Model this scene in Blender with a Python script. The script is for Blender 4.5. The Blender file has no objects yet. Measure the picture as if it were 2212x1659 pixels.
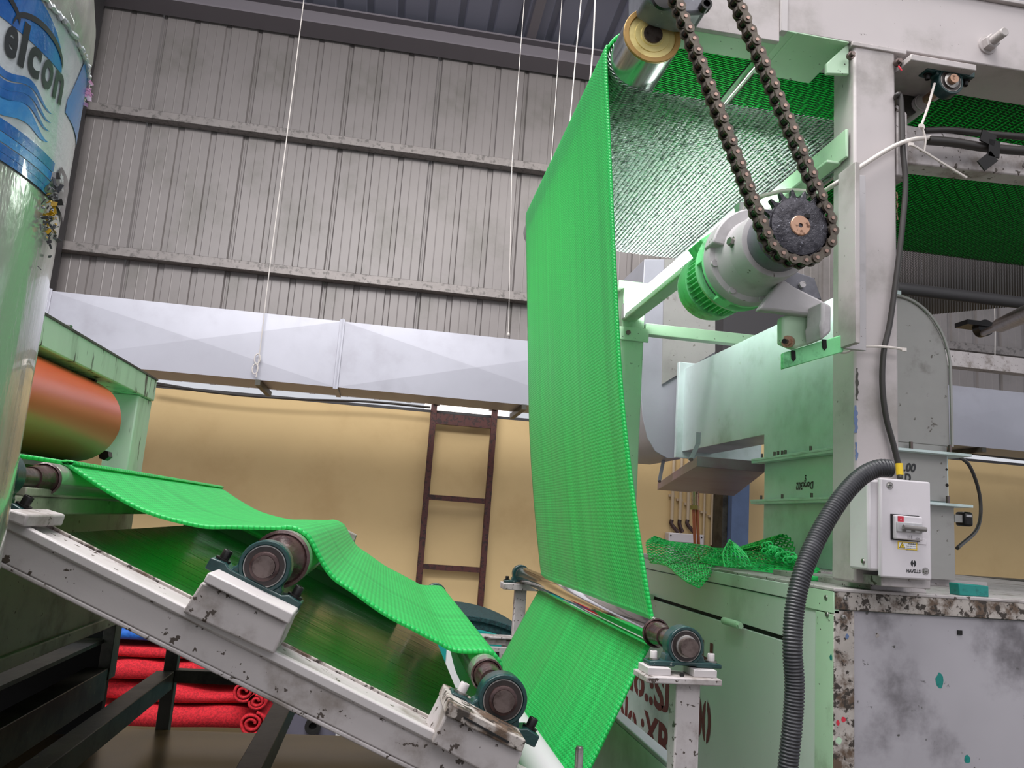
import bpy, math, random
import numpy as np
from mathutils import Vector, Matrix
random.seed(7); rng = np.random.default_rng(7)
S = bpy.context.scene
COL = S.collection
PI = math.pi

# ---------------------------------------------------------------- camera
FPX, PITCH, ROLL, YAW = 1738.2, 0.16998, 0.07183, 0.14460
CX, CY = 1106.0, 829.5
HCAM = 1.5
Fw = Vector((math.sin(YAW)*math.cos(PITCH), math.cos(YAW)*math.cos(PITCH), math.sin(PITCH)))
_r0 = Vector((math.cos(YAW), -math.sin(YAW), 0)); _u0 = _r0.cross(Fw)
Rt = _r0*math.cos(ROLL) + _u0*math.sin(ROLL)
Up = -_r0*math.sin(ROLL) + _u0*math.cos(ROLL)
C0 = Vector((0, 0, HCAM))
cam = bpy.data.cameras.new('camera'); cam.sensor_width = 36; cam.lens = FPX*36/2212; cam.clip_start = .02
camo = bpy.data.objects.new('camera', cam); COL.objects.link(camo)
camo.matrix_world = Matrix(((Rt.x, Up.x, -Fw.x, 0), (Rt.y, Up.y, -Fw.y, 0), (Rt.z, Up.z, -Fw.z, HCAM), (0, 0, 0, 1)))
S.camera = camo

def ray(px, py):
    return Fw + Rt*((px-CX)/FPX) - Up*((py-CY)/FPX)
def P(px, py, Y):
    """the place in the hall seen at this pixel on the vertical plane at distance Y"""
    d = ray(px, py); return C0 + d*(Y/d.y)
def PXp(px, py, X):
    d = ray(px, py); return C0 + d*(X/d.x)
def PZ(px, py, z):
    d = ray(px, py); return C0 + d*((z-HCAM)/d.z)
def M(px, p):
    """pixels to metres at a point"""
    return px*(p-C0).dot(Fw)/FPX

# ---------------------------------------------------------------- light, world, exposure
S.view_settings.view_transform = 'Standard'; S.view_settings.look = 'None'
S.view_settings.gamma = 1.0; S.view_settings.use_curve_mapping = False
S.view_settings.exposure = 0.0
W = bpy.data.worlds.new('world'); S.world = W; W.use_nodes = True
W.node_tree.nodes['Background'].inputs[0].default_value = (.86, .88, .95, 1)
W.node_tree.nodes['Background'].inputs[1].default_value = 0.76
def area(name, loc, tgt, sx, sy, power, col=(1, 1, 1)):
    l = bpy.data.lights.new(name, 'AREA'); l.shape = 'RECTANGLE'; l.size = sx; l.size_y = sy; l.energy = power; l.color = col
    o = bpy.data.objects.new(name, l); COL.objects.link(o); o.location = loc
    o.rotation_euler = (Vector(tgt)-Vector(loc)).to_track_quat('-Z', 'Y').to_euler()
    return o
area('hall_fill', (-1.5, 1.2, 6.3), (-1.0, 3.5, 0), 5.0, 2.2, 600, (1, .985, .98))  # unseen overhead fill standing in for hall daylight, raised for the ramp
area('hall_fill', (1.5, -4.0, 6.3), (1.2, 2.5, 1.2), 7.0, 3.0, 190, (1, .97, .97))  # unseen fill added behind the camera for the front faces
area('hall_fill', (2.0, 5.6, 6.2), (0.5, 8.0, 1.0), 7.0, .8, 150, (1, .97, .93))  # unseen fill added to brighten the back wall

# ---------------------------------------------------------------- materials
def nodes(name):
    m = bpy.data.materials.new(name); m.use_nodes = True
    nt = m.node_tree; return m, nt, nt.nodes['Principled BSDF']
def srgb(r, g, b):
    f = lambda c: (c/255/12.92) if c/255 <= .04045 else ((c/255+.055)/1.055)**2.4
    return (f(r), f(g), f(b), 1)
def mat(name, col, rough=.5, metal=0.0, dirt=None, dsc=6.0, dlo=.5, dhi=.62, spots=None, ssc=40., slo=.66, shi=.72,
        mott=.0, bump=0.0, bsc=60., spec=.5, stretch=(1, 1, 1), coat=0):
    """procedural paint or metal: base, soft mottling, dirt patches and chips in object space"""
    m, nt, b = nodes(name); N = nt.nodes; L = nt.links
    b.inputs['Roughness'].default_value = rough; b.inputs['Metallic'].default_value = metal
    b.inputs['Specular IOR Level'].default_value = spec; b.inputs['Coat Weight'].default_value = coat
    tc = N.new('ShaderNodeTexCoord'); mp = N.new('ShaderNodeMapping'); mp.inputs['Scale'].default_value = stretch
    L.new(tc.outputs['Object'], mp.inputs[0]); cur = None
    def noise(sc, det=5, off=0):
        n = N.new('ShaderNodeTexNoise'); n.inputs['Scale'].default_value = sc; n.inputs['Detail'].default_value = det
        n.inputs['Roughness'].default_value = .62
        if off:
            q = N.new('ShaderNodeMapping'); q.inputs['Location'].default_value = (off, off*.7, off*1.3); L.new(mp.outputs[0], q.inputs[0]); L.new(q.outputs[0], n.inputs[0])
        else: L.new(mp.outputs[0], n.inputs[0])
        return n.outputs[0]
    def ramp(src, lo, hi):
        r = N.new('ShaderNodeMapRange'); r.interpolation_type = 'SMOOTHSTEP'
        r.inputs['From Min'].default_value = lo; r.inputs['From Max'].default_value = hi; L.new(src, r.inputs[0]); return r.outputs[0]
    def mix(fac, a, bb):
        x = N.new('ShaderNodeMix'); x.data_type = 'RGBA'; L.new(fac, x.inputs[0])
        if isinstance(a, tuple): x.inputs[6].default_value = a
        else: L.new(a, x.inputs[6])
        x.inputs[7].default_value = bb; return x.outputs[2]
    cur = col
    if mott:
        c2 = tuple(c*(1-mott) for c in col[:3])+(1,)
        cur = mix(ramp(noise(dsc*.6, 4, 3), .35, .65), cur, c2)
    if dirt: cur = mix(ramp(noise(dsc, 7, 11), dlo, dhi), cur, dirt)
    if spots: cur = mix(ramp(noise(ssc, 3, 23), slo, shi), cur, spots)
    if isinstance(cur, tuple): b.inputs['Base Color'].default_value = cur
    else: L.new(cur, b.inputs['Base Color'])
    if bump:
        bp = N.new('ShaderNodeBump'); bp.inputs['Strength'].default_value = bump; bp.inputs['Distance'].default_value = .002
        L.new(noise(bsc, 4, 5), bp.inputs['Height']); L.new(bp.outputs[0], b.inputs['Normal'])
    return m
G = srgb
MT = dict(
 white=mat('worn_white_paint', G(184,178,178), .5, 0, G(96,88,84), 7, .6, .74, G(84,76,70), 70, .72, .76, .08, .15, 25),
 white2=mat('chipped_white_paint', G(176,169,169), .5, 0, G(122,113,107), 8, .50, .70, G(66,56,50), 60, .63, .66, .1, .25, 30),
 frame=mat('machine_frame_paint', G(182,174,174), .45, 0, G(146,140,136), 4, .5, .75, G(70,62,54), 60, .71, .75, .05, .1, 20),
 mint=mat('pale_paint_green_bounce', G(176,206,176), .45, 0, G(132,150,124), 5, .55, .75, G(66,66,54), 50, .68, .72, .06, .1, 20),  # pale green carries the mat's bounce light on frame sides and undersides
 bounceside=mat('side_paint_green_bounce', G(204,214,206), .42, 0, G(150,164,150), 2.2, .5, .8, G(72,76,62), 60, .72, .76, .08, .06, 12),  # green bounce on the side faces is put into this colour
 front=mat('stained_white_sheet', G(168,164,170), .45, 0, G(92,88,92), 3.0, .48, .68, G(74,72,70), 30, .66, .72, .12, .1, 14),
 rust=mat('rusty_chipped_edge', G(176,168,162), .6, 0, G(88,70,56), 16, .46, .6, G(52,44,38), 60, .52, .6, .2, .5, 50),
 galv=mat('galvanised_sheet', G(168,168,178), .42, .25, G(152,151,160), 2.2, .45, .75, None, 40, .7, .75, .08, .05, 8),
 galvlit=mat('duct_zinc_lit_side', G(206,220,220), .36, .1, G(168,186,180), 4, .48, .75, G(190,205,200), 22, .66, .74, .1, .08, 14),  # duct side: tube light and green bounce put into the zinc colour
 galvw=mat('duct_white_zinc', G(154,152,149), .45, .15, G(120,116,112), 7, .55, .7, G(90,84,78), 30, .66, .72, .1, .1, 14),
 clad=mat('grey_cladding_sheet', G(128,122,121), .42, .1, G(108,104,100), 1.2, .45, .7, None, 40, .7, .75, .06, 0, 8),
 roof=mat('roof_sheet', G(122,122,138), .6, .1),
 eave=mat('eave_beam_paint', G(112,106,112), .6, .05),
 girt=mat('zinc_girt', G(132,126,124), .5, .4, G(96,92,90), 20, .5, .65, None, 40, .7, .8, .1, .1, 60),
 yellow=mat('yellow_wall_paint', G(214,186,136), .75, 0, G(196,166,118), 1.4, .45, .8, G(120,94,60), 5, .75, .85, .05, .1, 10),
 brown=mat('brown_red_steel', G(78,38,34), .55, 0, G(44,24,22), 30, .5, .6),
 floor=mat('worn_concrete', G(104,96,84), .35, 0, G(70,64,56), 2, .45, .7, None, 40, .7, .8, .1, .1, 10),
 bluewall=mat('blue_column_paint', G(92,112,150), .6, 0, G(80,98,130), 3, .4, .7),
 darksteel=mat('dark_dirty_steel', G(74,72,64), .45, .3, G(40,38,34), 9, .45, .65, G(112,104,80), 40, .68, .74, .2, .2, 40),
 column=mat('dark_column_paint', G(58,56,58), .6, .1),
 scratch=mat('scratched_mint_paint', G(186,198,184), .45, 0, G(140,150,136), 6, .5, .75, G(62,60,52), 16, .60, .66, .08, .2, 30, .5, (2.2, 2.2, .35)),
 trough=mat('trough_paint', G(156,158,138), .5, 0, G(92,96,80), 5, .45, .7, G(60,58,48), 40, .66, .72, .1, .1, 20, .5, (.4, 1, 1)),
 teal=mat('pillow_block_teal', G(26,58,58), .28, 0, G(20,40,42), 20, .5, .7, G(120,126,122), 60, .70, .73, .1, .3, 60),
 steel=mat('machined_steel', G(150,146,142), .28, .9, G(100,96,92), 30, .5, .7),
 shaft=mat('greasy_shaft', G(112,98,94), .3, .7, G(66,52,48), 30, .45, .65, None, 40, .7, .8, .2, .2, 60),
 collar=mat('maroon_greasy_collar', G(84,64,62), .22, .3, G(54,38,38), 30, .45, .6, None, 40, .7, .8, .2, .4, 80),
 seal=mat('dark_seal', G(44,34,32), .3, .1, G(30,24,22), 40, .5, .7),
 black=mat('black_oxide_steel', G(30,28,28), .35, .5),
 dark=mat('dark_recess', G(14,13,13), .8, 0),
 chrome=mat('chrome_roller', G(225,222,218), .09, 1.0, None, 6, .5, .6, None, 40, .7, .8, 0, .02, 30),
 satin=mat('satin_roller', G(190,194,182), .24, .8, G(150,156,146), 12, .5, .7, None, 40, .7, .8, .1, .1, 40, .5, (1, .2, 1)),
 drum=mat('brushed_drum', G(196,198,200), .24, .9, G(150,152,156), 14, .5, .7, None, 40, .7, .8, .1, .05, 30, .5, (6, .4, 6)),
 brass=mat('brass_end', G(226,208,140), .42, .35, G(196,176,110), 14, .5, .7),
 brassring=mat('bronze_ring', G(158,124,66), .45, .3, G(120,92,48), 14, .5, .7),
 bronze=mat('worn_bronze_shaft', G(170,134,112), .38, .55, G(96,66,50), 60, .55, .66),
 sprocket=mat('greasy_sprocket', G(66,64,70), .22, .5, G(40,38,44), 40, .45, .6, G(150,150,160), 150, .66, .7, .1, .9, 110),
 chain=mat('oily_chain_plate', G(88,80,70), .36, .4, G(62,50,44), 60, .45, .65, None, 40, .7, .8, .1, .15, 90),
 chainb=mat('oily_chain_roller', G(34,30,28), .25, .5, G(20,18,18), 60, .45, .65),
 pin=mat('chain_pin', G(140,116,106), .3, .8),
 castw=mat('cast_grey_paint', G(176,172,174), .48, 0, G(140,136,136), 10, .5, .75, G(96,88,82), 50, .7, .74, .08, .2, 50),
 castd=mat('dark_grey_cover', G(104,104,112), .42, .1, G(84,84,92), 18, .5, .7, G(170,170,176), 60, .7, .74, .1, .2, 50),
 greenm=mat('green_motor_paint', G(136,228,158), .38, 0, G(72,150,90), 14, .5, .7, G(50,46,40), 60, .72, .76, .1, .2, 50),
 orange=mat('orange_rubber_roller', G(206,84,46), .3, 0, G(186,72,40), 5, .45, .65, None, 40, .7, .8, .05, .03, 30, .5, (1, .2, 1)),
 plastic=mat('switch_box_plastic', G(206,200,204), .32, 0, G(190,184,188), 12, .5, .8),
 lgrey=mat('light_grey_plastic', G(176,174,176), .35),
 mgrey=mat('grey_lever_plastic', G(120,116,114), .35),
 hose=mat('black_corrugated_plastic', G(46,46,50), .42, 0, G(60,60,64), 30, .5, .7),
 cable=mat('black_cable', G(48,44,42), .45),
 wcable=mat('white_cable', G(206,198,192), .45),
 ytape=mat('yellow_tape', G(226,190,40), .5),
 ttape=mat('teal_tape', G(20,124,116), .3, 0, G(14,96,92), 60, .5, .7),
 tealband=mat('teal_edge_band', G(10,138,132), .5),
 tealroll=mat('dark_teal_fabric', G(26,62,64), .9, 0, G(16,40,44), 60, .45, .6, None, 40, .7, .8, .1, 1, 200),
 redmat=mat('red_coil_mat', G(206,26,42), .85, 0, G(158,16,30), 90, .4, .62, None, 40, .7, .8, .05, 1., 260),
 bluemat=mat('blue_coil_mat', G(18,92,178), .7, 0, G(10,74,156), 60, .45, .62, None, 40, .7, .8, .05, .5, 200),
 bluetarp=mat('royal_blue_sheet', G(48,72,200), .6),
 orangehose=mat('orange_gas_hose', G(196,92,60), .45),
 red=mat('red_sticker', G(196,40,60), .5),
 textred=mat('dark_red_stencil', G(108,38,34), .6, 0, G(92,44,36), 40, .5, .65),
 ink=mat('black_ink', G(34,34,38), .5),
 labelw=mat('label_white_film', G(196,202,206), .16, 0, G(174,184,190), 14, .45, .65, None, 40, .7, .8, .04, .5, 60, .5, (1, 1, 1), .5),
 film=mat('wrapped_film', G(176,182,170), .18, .35, G(140,150,136), 10, .42, .62, None, 40, .7, .8, .08, .6, 40, .5, (1, 1, .35), .6),
 cap=mat('plastic_wrapping_end', G(168,166,158), .4, 0, G(150,146,142), 20, .45, .6, None, 40, .7, .8, .08, .8, 50, .5, (1, 1, .4), .3),
 lblue=mat('label_blue_print', G(14,84,160), .25, 0, G(34,112,182), 12, .45, .65, None, 40, .7, .8, 0, .4, 60, .5, (1, 1, 1), .5),
 lblue2=mat('label_light_blue_print', G(40,122,190), .25, 0, G(70,146,200), 12, .45, .65, None, 40, .7, .8, 0, .4, 60),
 lblack=mat('label_black_print', G(38,42,46), .3),
 yscrap=mat('yellow_scrap_film', G(176,140,30), .3, 0, G(40,42,30), 60, .5, .6),
 pinkscrap=mat('pink_film', G(226,160,200), .4, 0, G(240,220,232), 60, .5, .6),
 greyscrap=mat('dark_clear_film', G(70,72,76), .2, 0, G(190,196,200), 80, .58, .64),
 conduit=mat('pvc_conduit', G(196,176,150), .5),
 greypanel=mat('grey_panel', G(92,90,104), .6, 0, G(80,78,90), 6, .5, .7),
 brightw=mat('bright_white_card', G(228,228,230), .5),
 wire=mat('galvanised_wire', G(190,184,180), .5, .2),
 traypurple=mat('heat_shield_sheet', G(142,126,134), .4, .15, G(128,96,108), 3, .45, .7, None, 40, .7, .8, .1, .06, 12),
 tank=mat('oily_brown_cover', G(112,92,60), .3, .1, G(96,80,54), 2.5, .4, .7),
)
def sheetmat():
    m, nt, b = nodes('scratched_tray_sheet'); N = nt.nodes; L = nt.links
    b.inputs['Metallic'].default_value = .6; b.inputs['Roughness'].default_value = .17
    tc = N.new('ShaderNodeTexCoord'); mp = N.new('ShaderNodeMapping'); mp.inputs['Rotation'].default_value = (0, .42, 0); mp.inputs['Scale'].default_value = (1.2, 26, 1.2)
    n = N.new('ShaderNodeTexNoise'); n.inputs['Scale'].default_value = 5; n.inputs['Detail'].default_value = 6
    L.new(tc.outputs['Object'], mp.inputs[0]); L.new(mp.outputs[0], n.inputs[0])
    r = N.new('ShaderNodeMapRange'); r.inputs[1].default_value = .35; r.inputs[2].default_value = .75; r.inputs[3].default_value = .1; r.inputs[4].default_value = .34
    L.new(n.outputs[0], r.inputs[0]); L.new(r.outputs[0], b.inputs['Roughness'])
    c = N.new('ShaderNodeValToRGB'); c.color_ramp.elements[0].position = .36; c.color_ramp.elements[0].color = G(188,196,184); c.color_ramp.elements[1].position = .6; c.color_ramp.elements[1].color = G(172,184,170)
    e = c.color_ramp.elements.new(.74); e.color = G(112,122,106)
    L.new(n.outputs[0], c.inputs[0]); L.new(c.outputs[0], b.inputs['Base Color'])
    bp = N.new('ShaderNodeBump'); bp.inputs['Strength'].default_value = .12; bp.inputs['Distance'].default_value = .002; L.new(n.outputs[0], bp.inputs['Height']); L.new(bp.outputs[0], b.inputs['Normal'])
    return m
MT['sheet'] = sheetmat()
def netmat():
    """green PVC mat: a fine wavy web, relief and cell tone from UV in metres"""
    m, nt, b = nodes('green_web_mat'); N = nt.nodes; L = nt.links
    b.inputs['Roughness'].default_value = .38; b.inputs['Sheen Weight'].default_value = .12; b.inputs['Sheen Roughness'].default_value = .35; b.inputs['Sheen Tint'].default_value = (.75, 1, .85, 1)
    uv = N.new('ShaderNodeUVMap'); sp = N.new('ShaderNodeSeparateXYZ'); L.new(uv.outputs[0], sp.inputs[0])
    def mth(op, a, bb=None, c=None):
        x = N.new('ShaderNodeMath'); x.operation = op
        for i, v in enumerate((a, bb, c)):
            if v is None: continue
            if isinstance(v, (int, float)): x.inputs[i].default_value = v
            else: L.new(v, x.inputs[i])
        return x.outputs[0]
    u, v = sp.outputs[0], sp.outputs[1]
    nz = N.new('ShaderNodeTexNoise'); nz.inputs['Scale'].default_value = 7; L.new(uv.outputs[0], nz.inputs[0])
    warp = mth('MULTIPLY', nz.outputs[0], 1.6)
    a = mth('ADD', mth('MULTIPLY', u, 2*PI/.0085), mth('MULTIPLY', mth('SINE', mth('MULTIPLY', v, 2*PI/.013)), 1.25))
    a = mth('ADD', a, warp)
    h = mth('ABSOLUTE', mth('SINE', mth('MULTIPLY', a, .5)))
    w = mth('ABSOLUTE', mth('SINE', mth('ADD', mth('MULTIPLY', v, PI/.0065), warp)))
    hh = mth('ADD', mth('MULTIPLY', h, .7), mth('MULTIPLY', w, .3))
    c = N.new('ShaderNodeValToRGB'); c.color_ramp.elements[0].position = .05; c.color_ramp.elements[0].color = G(10,112,48); c.color_ramp.elements[1].position = .6; c.color_ramp.elements[1].color = G(40,196,96)
    L.new(hh, c.inputs[0])
    # length-wise streaks
    mp = N.new('ShaderNodeMapping'); mp.inputs['Scale'].default_value = (.6, 34, 1); L.new(uv.outputs[0], mp.inputs[0])
    st = N.new('ShaderNodeTexNoise'); st.inputs['Scale'].default_value = 1; st.inputs['Detail'].default_value = 3; L.new(mp.outputs[0], st.inputs[0])
    mx = N.new('ShaderNodeMix'); mx.data_type = 'RGBA'; mx.blend_type = 'MULTIPLY'; mx.inputs[0].default_value = 1
    r = N.new('ShaderNodeMapRange'); r.inputs[1].default_value = .35; r.inputs[2].default_value = .65; r.inputs[3].default_value = .82; r.inputs[4].default_value = 1.12; L.new(st.outputs[0], r.inputs[0])
    L.new(c.outputs[0], mx.inputs[6]); L.new(r.outputs[0], mx.inputs[7]); L.new(mx.outputs[2], b.inputs['Base Color'])
    bp = N.new('ShaderNodeBump'); bp.inputs['Strength'].default_value = .55; bp.inputs['Distance'].default_value = .0022; L.new(hh, bp.inputs['Height']); L.new(bp.outputs[0], b.inputs['Normal'])
    # the web lets a little light through
    tr = N.new('ShaderNodeBsdfTranslucent'); tr.inputs[0].default_value = G(60,224,120)
    ms = N.new('ShaderNodeMixShader'); ms.inputs[0].default_value = .34
    out = N['Material Output']; L.new(b.outputs[0], ms.inputs[1]); L.new(tr.outputs[0], ms.inputs[2]); L.new(ms.outputs[0], out.inputs[0])
    return m
MT['net'] = netmat()
MT['netloose'] = mat('green_pvc_web', G(66,222,122), .38, 0, G(28,176,80), 20, .45, .6)
MT['belt'] = mat('belt_wire_tubelit', G(205,205,210), .28, .7, G(110,110,114), 60, .5, .65)  # silver copy of the dark wire: tube light put into its colour
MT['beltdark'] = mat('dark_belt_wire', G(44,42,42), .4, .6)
def emis(name, col, st):
    m, nt, b = nodes(name); b.inputs['Emission Color'].default_value = col; b.inputs['Emission Strength'].default_value = st; b.inputs['Base Color'].default_value = (.9, .9, .9, 1); return m
MT['tube'] = emis('lit_tube', (.93, 1, .97, 1), 42)
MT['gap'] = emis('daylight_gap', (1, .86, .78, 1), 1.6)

# ---------------------------------------------------------------- mesh helpers
WL = {}
class MB:
    def __init__(s): s.v = []; s.f = []; s.uv = None
    def add(s, vs, fs):
        k = len(s.v); s.v += [tuple(v) for v in vs]; s.f += [tuple(i+k for i in f) for f in fs]; return s
    def hexa(s, a):      # 4 bottom then 4 top points
        return s.add(a, [(3,2,1,0), (4,5,6,7), (0,1,5,4), (1,2,6,5), (2,3,7,6), (3,0,4,7)])
    def box(s, lo, hi):
        x0, y0, z0 = lo; x1, y1, z1 = hi
        return s.hexa([(x0,y0,z0), (x1,y0,z0), (x1,y1,z0), (x0,y1,z0), (x0,y0,z1), (x1,y0,z1), (x1,y1,z1), (x0,y1,z1)])
    def obox(s, c, ax, ay, az):     # centre and half axes
        c = Vector(c); ax = Vector(ax); ay = Vector(ay); az = Vector(az)
        return s.hexa([c-ax-ay-az, c+ax-ay-az, c+ax+ay-az, c-ax+ay-az, c-ax-ay+az, c+ax-ay+az, c+ax+ay+az, c-ax+ay+az])
    def prism(s, pts, vec):
        pts = [Vector(p) for p in pts]; vec = Vector(vec); n = len(pts)
        fs = [tuple(range(n))[::-1], tuple(range(n, 2*n))] + [(i, (i+1) % n, n+(i+1) % n, n+i) for i in range(n)]
        return s.add(pts+[p+vec for p in pts], fs)
    def lathe(s, o, d, prof, n=32, closed=False):
        """profile (t along d, r)"""
        o = Vector(o); d = Vector(d).normalized(); a = d.orthogonal().normalized(); b = d.cross(a)
        vs = []; m = len(prof)
        for t, r in prof:
            for i in range(n):
                q = 2*PI*i/n; vs.append(o+d*t+(a*math.cos(q)+b*math.sin(q))*r)
        fs = []
        for j in range(m-1+(1 if closed else 0)):
            j2 = (j+1) % m
            for i in range(n):
                i2 = (i+1) % n; fs.append((j*n+i, j*n+i2, j2*n+i2, j2*n+i))
        if not closed:
            if prof[0][1] > 1e-6: fs.append(tuple(range(n))[::-1])
            if prof[-1][1] > 1e-6: fs.append(tuple(range((m-1)*n, m*n)))
        return s.add(vs, fs)
    def cyl(s, p0, p1, r, r1=None, n=24):
        p0 = Vector(p0); p1 = Vector(p1); L = (p1-p0).length
        return s.lathe(p0, p1-p0, [(0, r), (L, r if r1 is None else r1)], n)
    def tube(s, pts, r, n=8, cap=True):
        pts = [Vector(p) for p in pts]; k = len(pts); vs = []; prev = None
        rs = r if isinstance(r, (list, tuple)) else [r]*k
        for i, p in enumerate(pts):
            t = (pts[min(i+1, k-1)]-pts[max(i-1, 0)]).normalized()
            if prev is None: a = t.orthogonal().normalized()
            else: a = (prev-t*prev.dot(t)).normalized()
            prev = a; b = t.cross(a)
            for j in range(n):
                q = 2*PI*j/n; vs.append(p+(a*math.cos(q)+b*math.sin(q))*rs[i])
        fs = [(i*n+j, i*n+(j+1) % n, (i+1)*n+(j+1) % n, (i+1)*n+j) for i in range(k-1) for j in range(n)]
        if cap: fs += [tuple(range(n))[::-1], tuple(range((k-1)*n, k*n))]
        return s.add(vs, fs)
    def build(s, name, m, parent=None, bevel=0, smooth=True, ang=35, solid=0):
        me = bpy.data.meshes.new(name)
        V = np.array(s.v, float); lo = V.min(0); hi = V.max(0)
        w = Vector(((lo[0]+hi[0])/2, (lo[1]+hi[1])/2, lo[2]))
        me.from_pydata([tuple(v) for v in (V-np.array(w))], [], s.f)
        if s.uv:
            uvl = me.uv_layers.new(name='UVMap'); idx = np.empty(len(me.loops), dtype=np.int32); me.loops.foreach_get('vertex_index', idx)
            uvl.data.foreach_set('uv', np.array(s.uv, float)[idx].ravel())
        me.validate(); me.materials.append(MT[m] if isinstance(m, str) else m)
        import bmesh
        bm = bmesh.new(); bm.from_mesh(me); bmesh.ops.recalc_face_normals(bm, faces=bm.faces); bm.to_mesh(me); bm.free()
        if smooth:
            me.polygons.foreach_set('use_smooth', [True]*len(me.polygons)); me.set_sharp_from_angle(angle=math.radians(ang))
        return link(name, me, w, parent, bevel, solid)
def link(name, me, w, parent=None, bevel=0, solid=0):
    o = bpy.data.objects.new(name, me); COL.objects.link(o); WL[o.name] = Vector(w)
    if parent is not None: o.parent = parent; o.location = Vector(w)-WL[parent.name]
    else: o.location = w
    if solid: md = o.modifiers.new('t', 'SOLIDIFY'); md.thickness = solid; md.offset = 0
    if bevel: md = o.modifiers.new('b', 'BEVEL'); md.width = bevel; md.segments = 2; md.limit_method = 'ANGLE'; md.angle_limit = math.radians(40)
    return o
def tag(o, label=None, cat=None, group=None, kind=None):
    if label: o['label'] = label
    if cat: o['category'] = cat
    if group: o['group'] = group
    if kind: o['kind'] = kind
    return o
def thing(name, label, cat, loc, group=None):
    o = bpy.data.objects.new(name, None); COL.objects.link(o); o.location = loc; o.empty_display_size = .05; WL[o.name] = Vector(loc)
    return tag(o, label, cat, group)
def struct(o): o['kind'] = 'structure'; return o
def box(lo, hi): return MB().box([min(a, b) for a, b in zip(lo, hi)], [max(a, b) for a, b in zip(lo, hi)])
def cat_rom(pts, n=8):
    pts = [np.array(p, float) for p in pts]; out = []
    Q = [2*pts[0]-pts[1]]+pts+[2*pts[-1]-pts[-2]]
    for i in range(1, len(Q)-2):
        for k in range(n):
            t = k/n; a, b, c, d = Q[i-1], Q[i], Q[i+1], Q[i+2]
            out.append(.5*((2*b)+(-a+c)*t+(2*a-5*b+4*c-d)*t*t+(-a+3*b-3*c+d)*t**3))
    out.append(pts[-1]); return out
def textmesh(body, size, bold=.0, sx=1.0, shear=0):
    """flat lettering as 2D vertices and faces"""
    cu = bpy.data.curves.new('txt', 'FONT'); cu.body = body; cu.size = size; cu.offset = bold; cu.shear = shear; cu.resolution_u = 4
    o = bpy.data.objects.new('txt', cu); COL.objects.link(o)
    dg = bpy.context.evaluated_depsgraph_get(); me = bpy.data.meshes.new_from_object(o.evaluated_get(dg), depsgraph=dg)
    vs = [(v.co.x*sx, v.co.y) for v in me.vertices]; fs = [tuple(p.vertices) for p in me.polygons]
    bpy.data.objects.remove(o); bpy.data.curves.remove(cu); bpy.data.meshes.remove(me)
    return vs, fs
def lettering(body, size, o, ax, ay, name, m, parent, bold=0, sx=1, shear=0):
    vs, fs = textmesh(body, size, bold, sx, shear); o = Vector(o); ax = Vector(ax).normalized(); ay = Vector(ay).normalized()
    b = MB(); b.add([o+ax*x+ay*y for x, y in vs], fs); return b.build(name, m, parent, smooth=False)
def bolt(b, p, d, r=.006, h=.008, washer=True):
    d = Vector(d).normalized()
    if washer: b.cyl(p, Vector(p)+d*.002, r*1.6, n=16); p = Vector(p)+d*.002
    b.cyl(p, Vector(p)+d*h, r, n=6); return b
EX, EY, EZ = Vector((1,0,0)), Vector((0,1,0)), Vector((0,0,1))
# ================================================================ SETTING
struct(box((-9,-5,-.1), (11,8.62,0)).build('floor', 'floor'))
YW = 8.4
zy = P(950,893,YW).z                                    # top of the yellow masonry
ze0 = P(953,119,8.42).z; ze1 = P(958,72,8.3).z          # eave beam
wb = struct(box((-9,YW,0), (11,8.62,zy)).build('wall_back', 'yellow'))
# corrugated cladding panels, one metre each
def panel_mesh():
    pr = []
    def groove(x): pr.extend([(x-.034,0), (x-.024,.022), (x+.024,.022), (x+.034,0)])
    def flute(x): pr.extend([(x-.007,0), (x,-.0025), (x+.007,0)])
    pr.append((0,.03)); pr.extend([(.014,.03),(.028,0)])
    for k in range(3):
        flute(k/3+.12); flute(k/3+.215)
        if k < 2: groove((k+1)/3)
    pr.extend([(.966,0),(.980,.03),(.992,.03),(.995,.034),(1,.034)])
    return pr
pr = panel_mesh(); zc0 = zy+.10; zc1 = ze0+.12
b = MB(); n = len(pr); b.add([(x,y,z) for z in (0, zc1-zc0) for x,y in pr], [(i,i+1,n+i+1,n+i) for i in range(n-1)])
me = bpy.data.meshes.new('cladding_panel'); me.from_pydata(b.v, [], b.f); me.materials.append(MT['clad'])
xs = P(953.6,119,8.5).x; k0 = -9
for k in range(-9, 9):
    if not (-8 < xs+k < 10): continue
    link('cladding_panel', me, (xs+k, 8.5+.004*((k*7) % 3), zc0), wb)
# girts
for nm, px, py, hh, dd in (('trim_1',693,289,17,.10), ('trim_2',693,583,19,.12)):
    p = P(px,py,8.38); q = P(px,py+hh,8.38)
    m_ = MB(); z0, z1 = q.z, p.z
    m_.box((-8,8.36,z0), (9.5,8.38,z1)); m_.box((-8,8.38,z0), (9.5,8.49,z0+.012)); m_.box((-8,8.38,z1-.012), (9.5,8.49,z1))
    struct(m_.build(nm, 'girt', bevel=.004))
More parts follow.
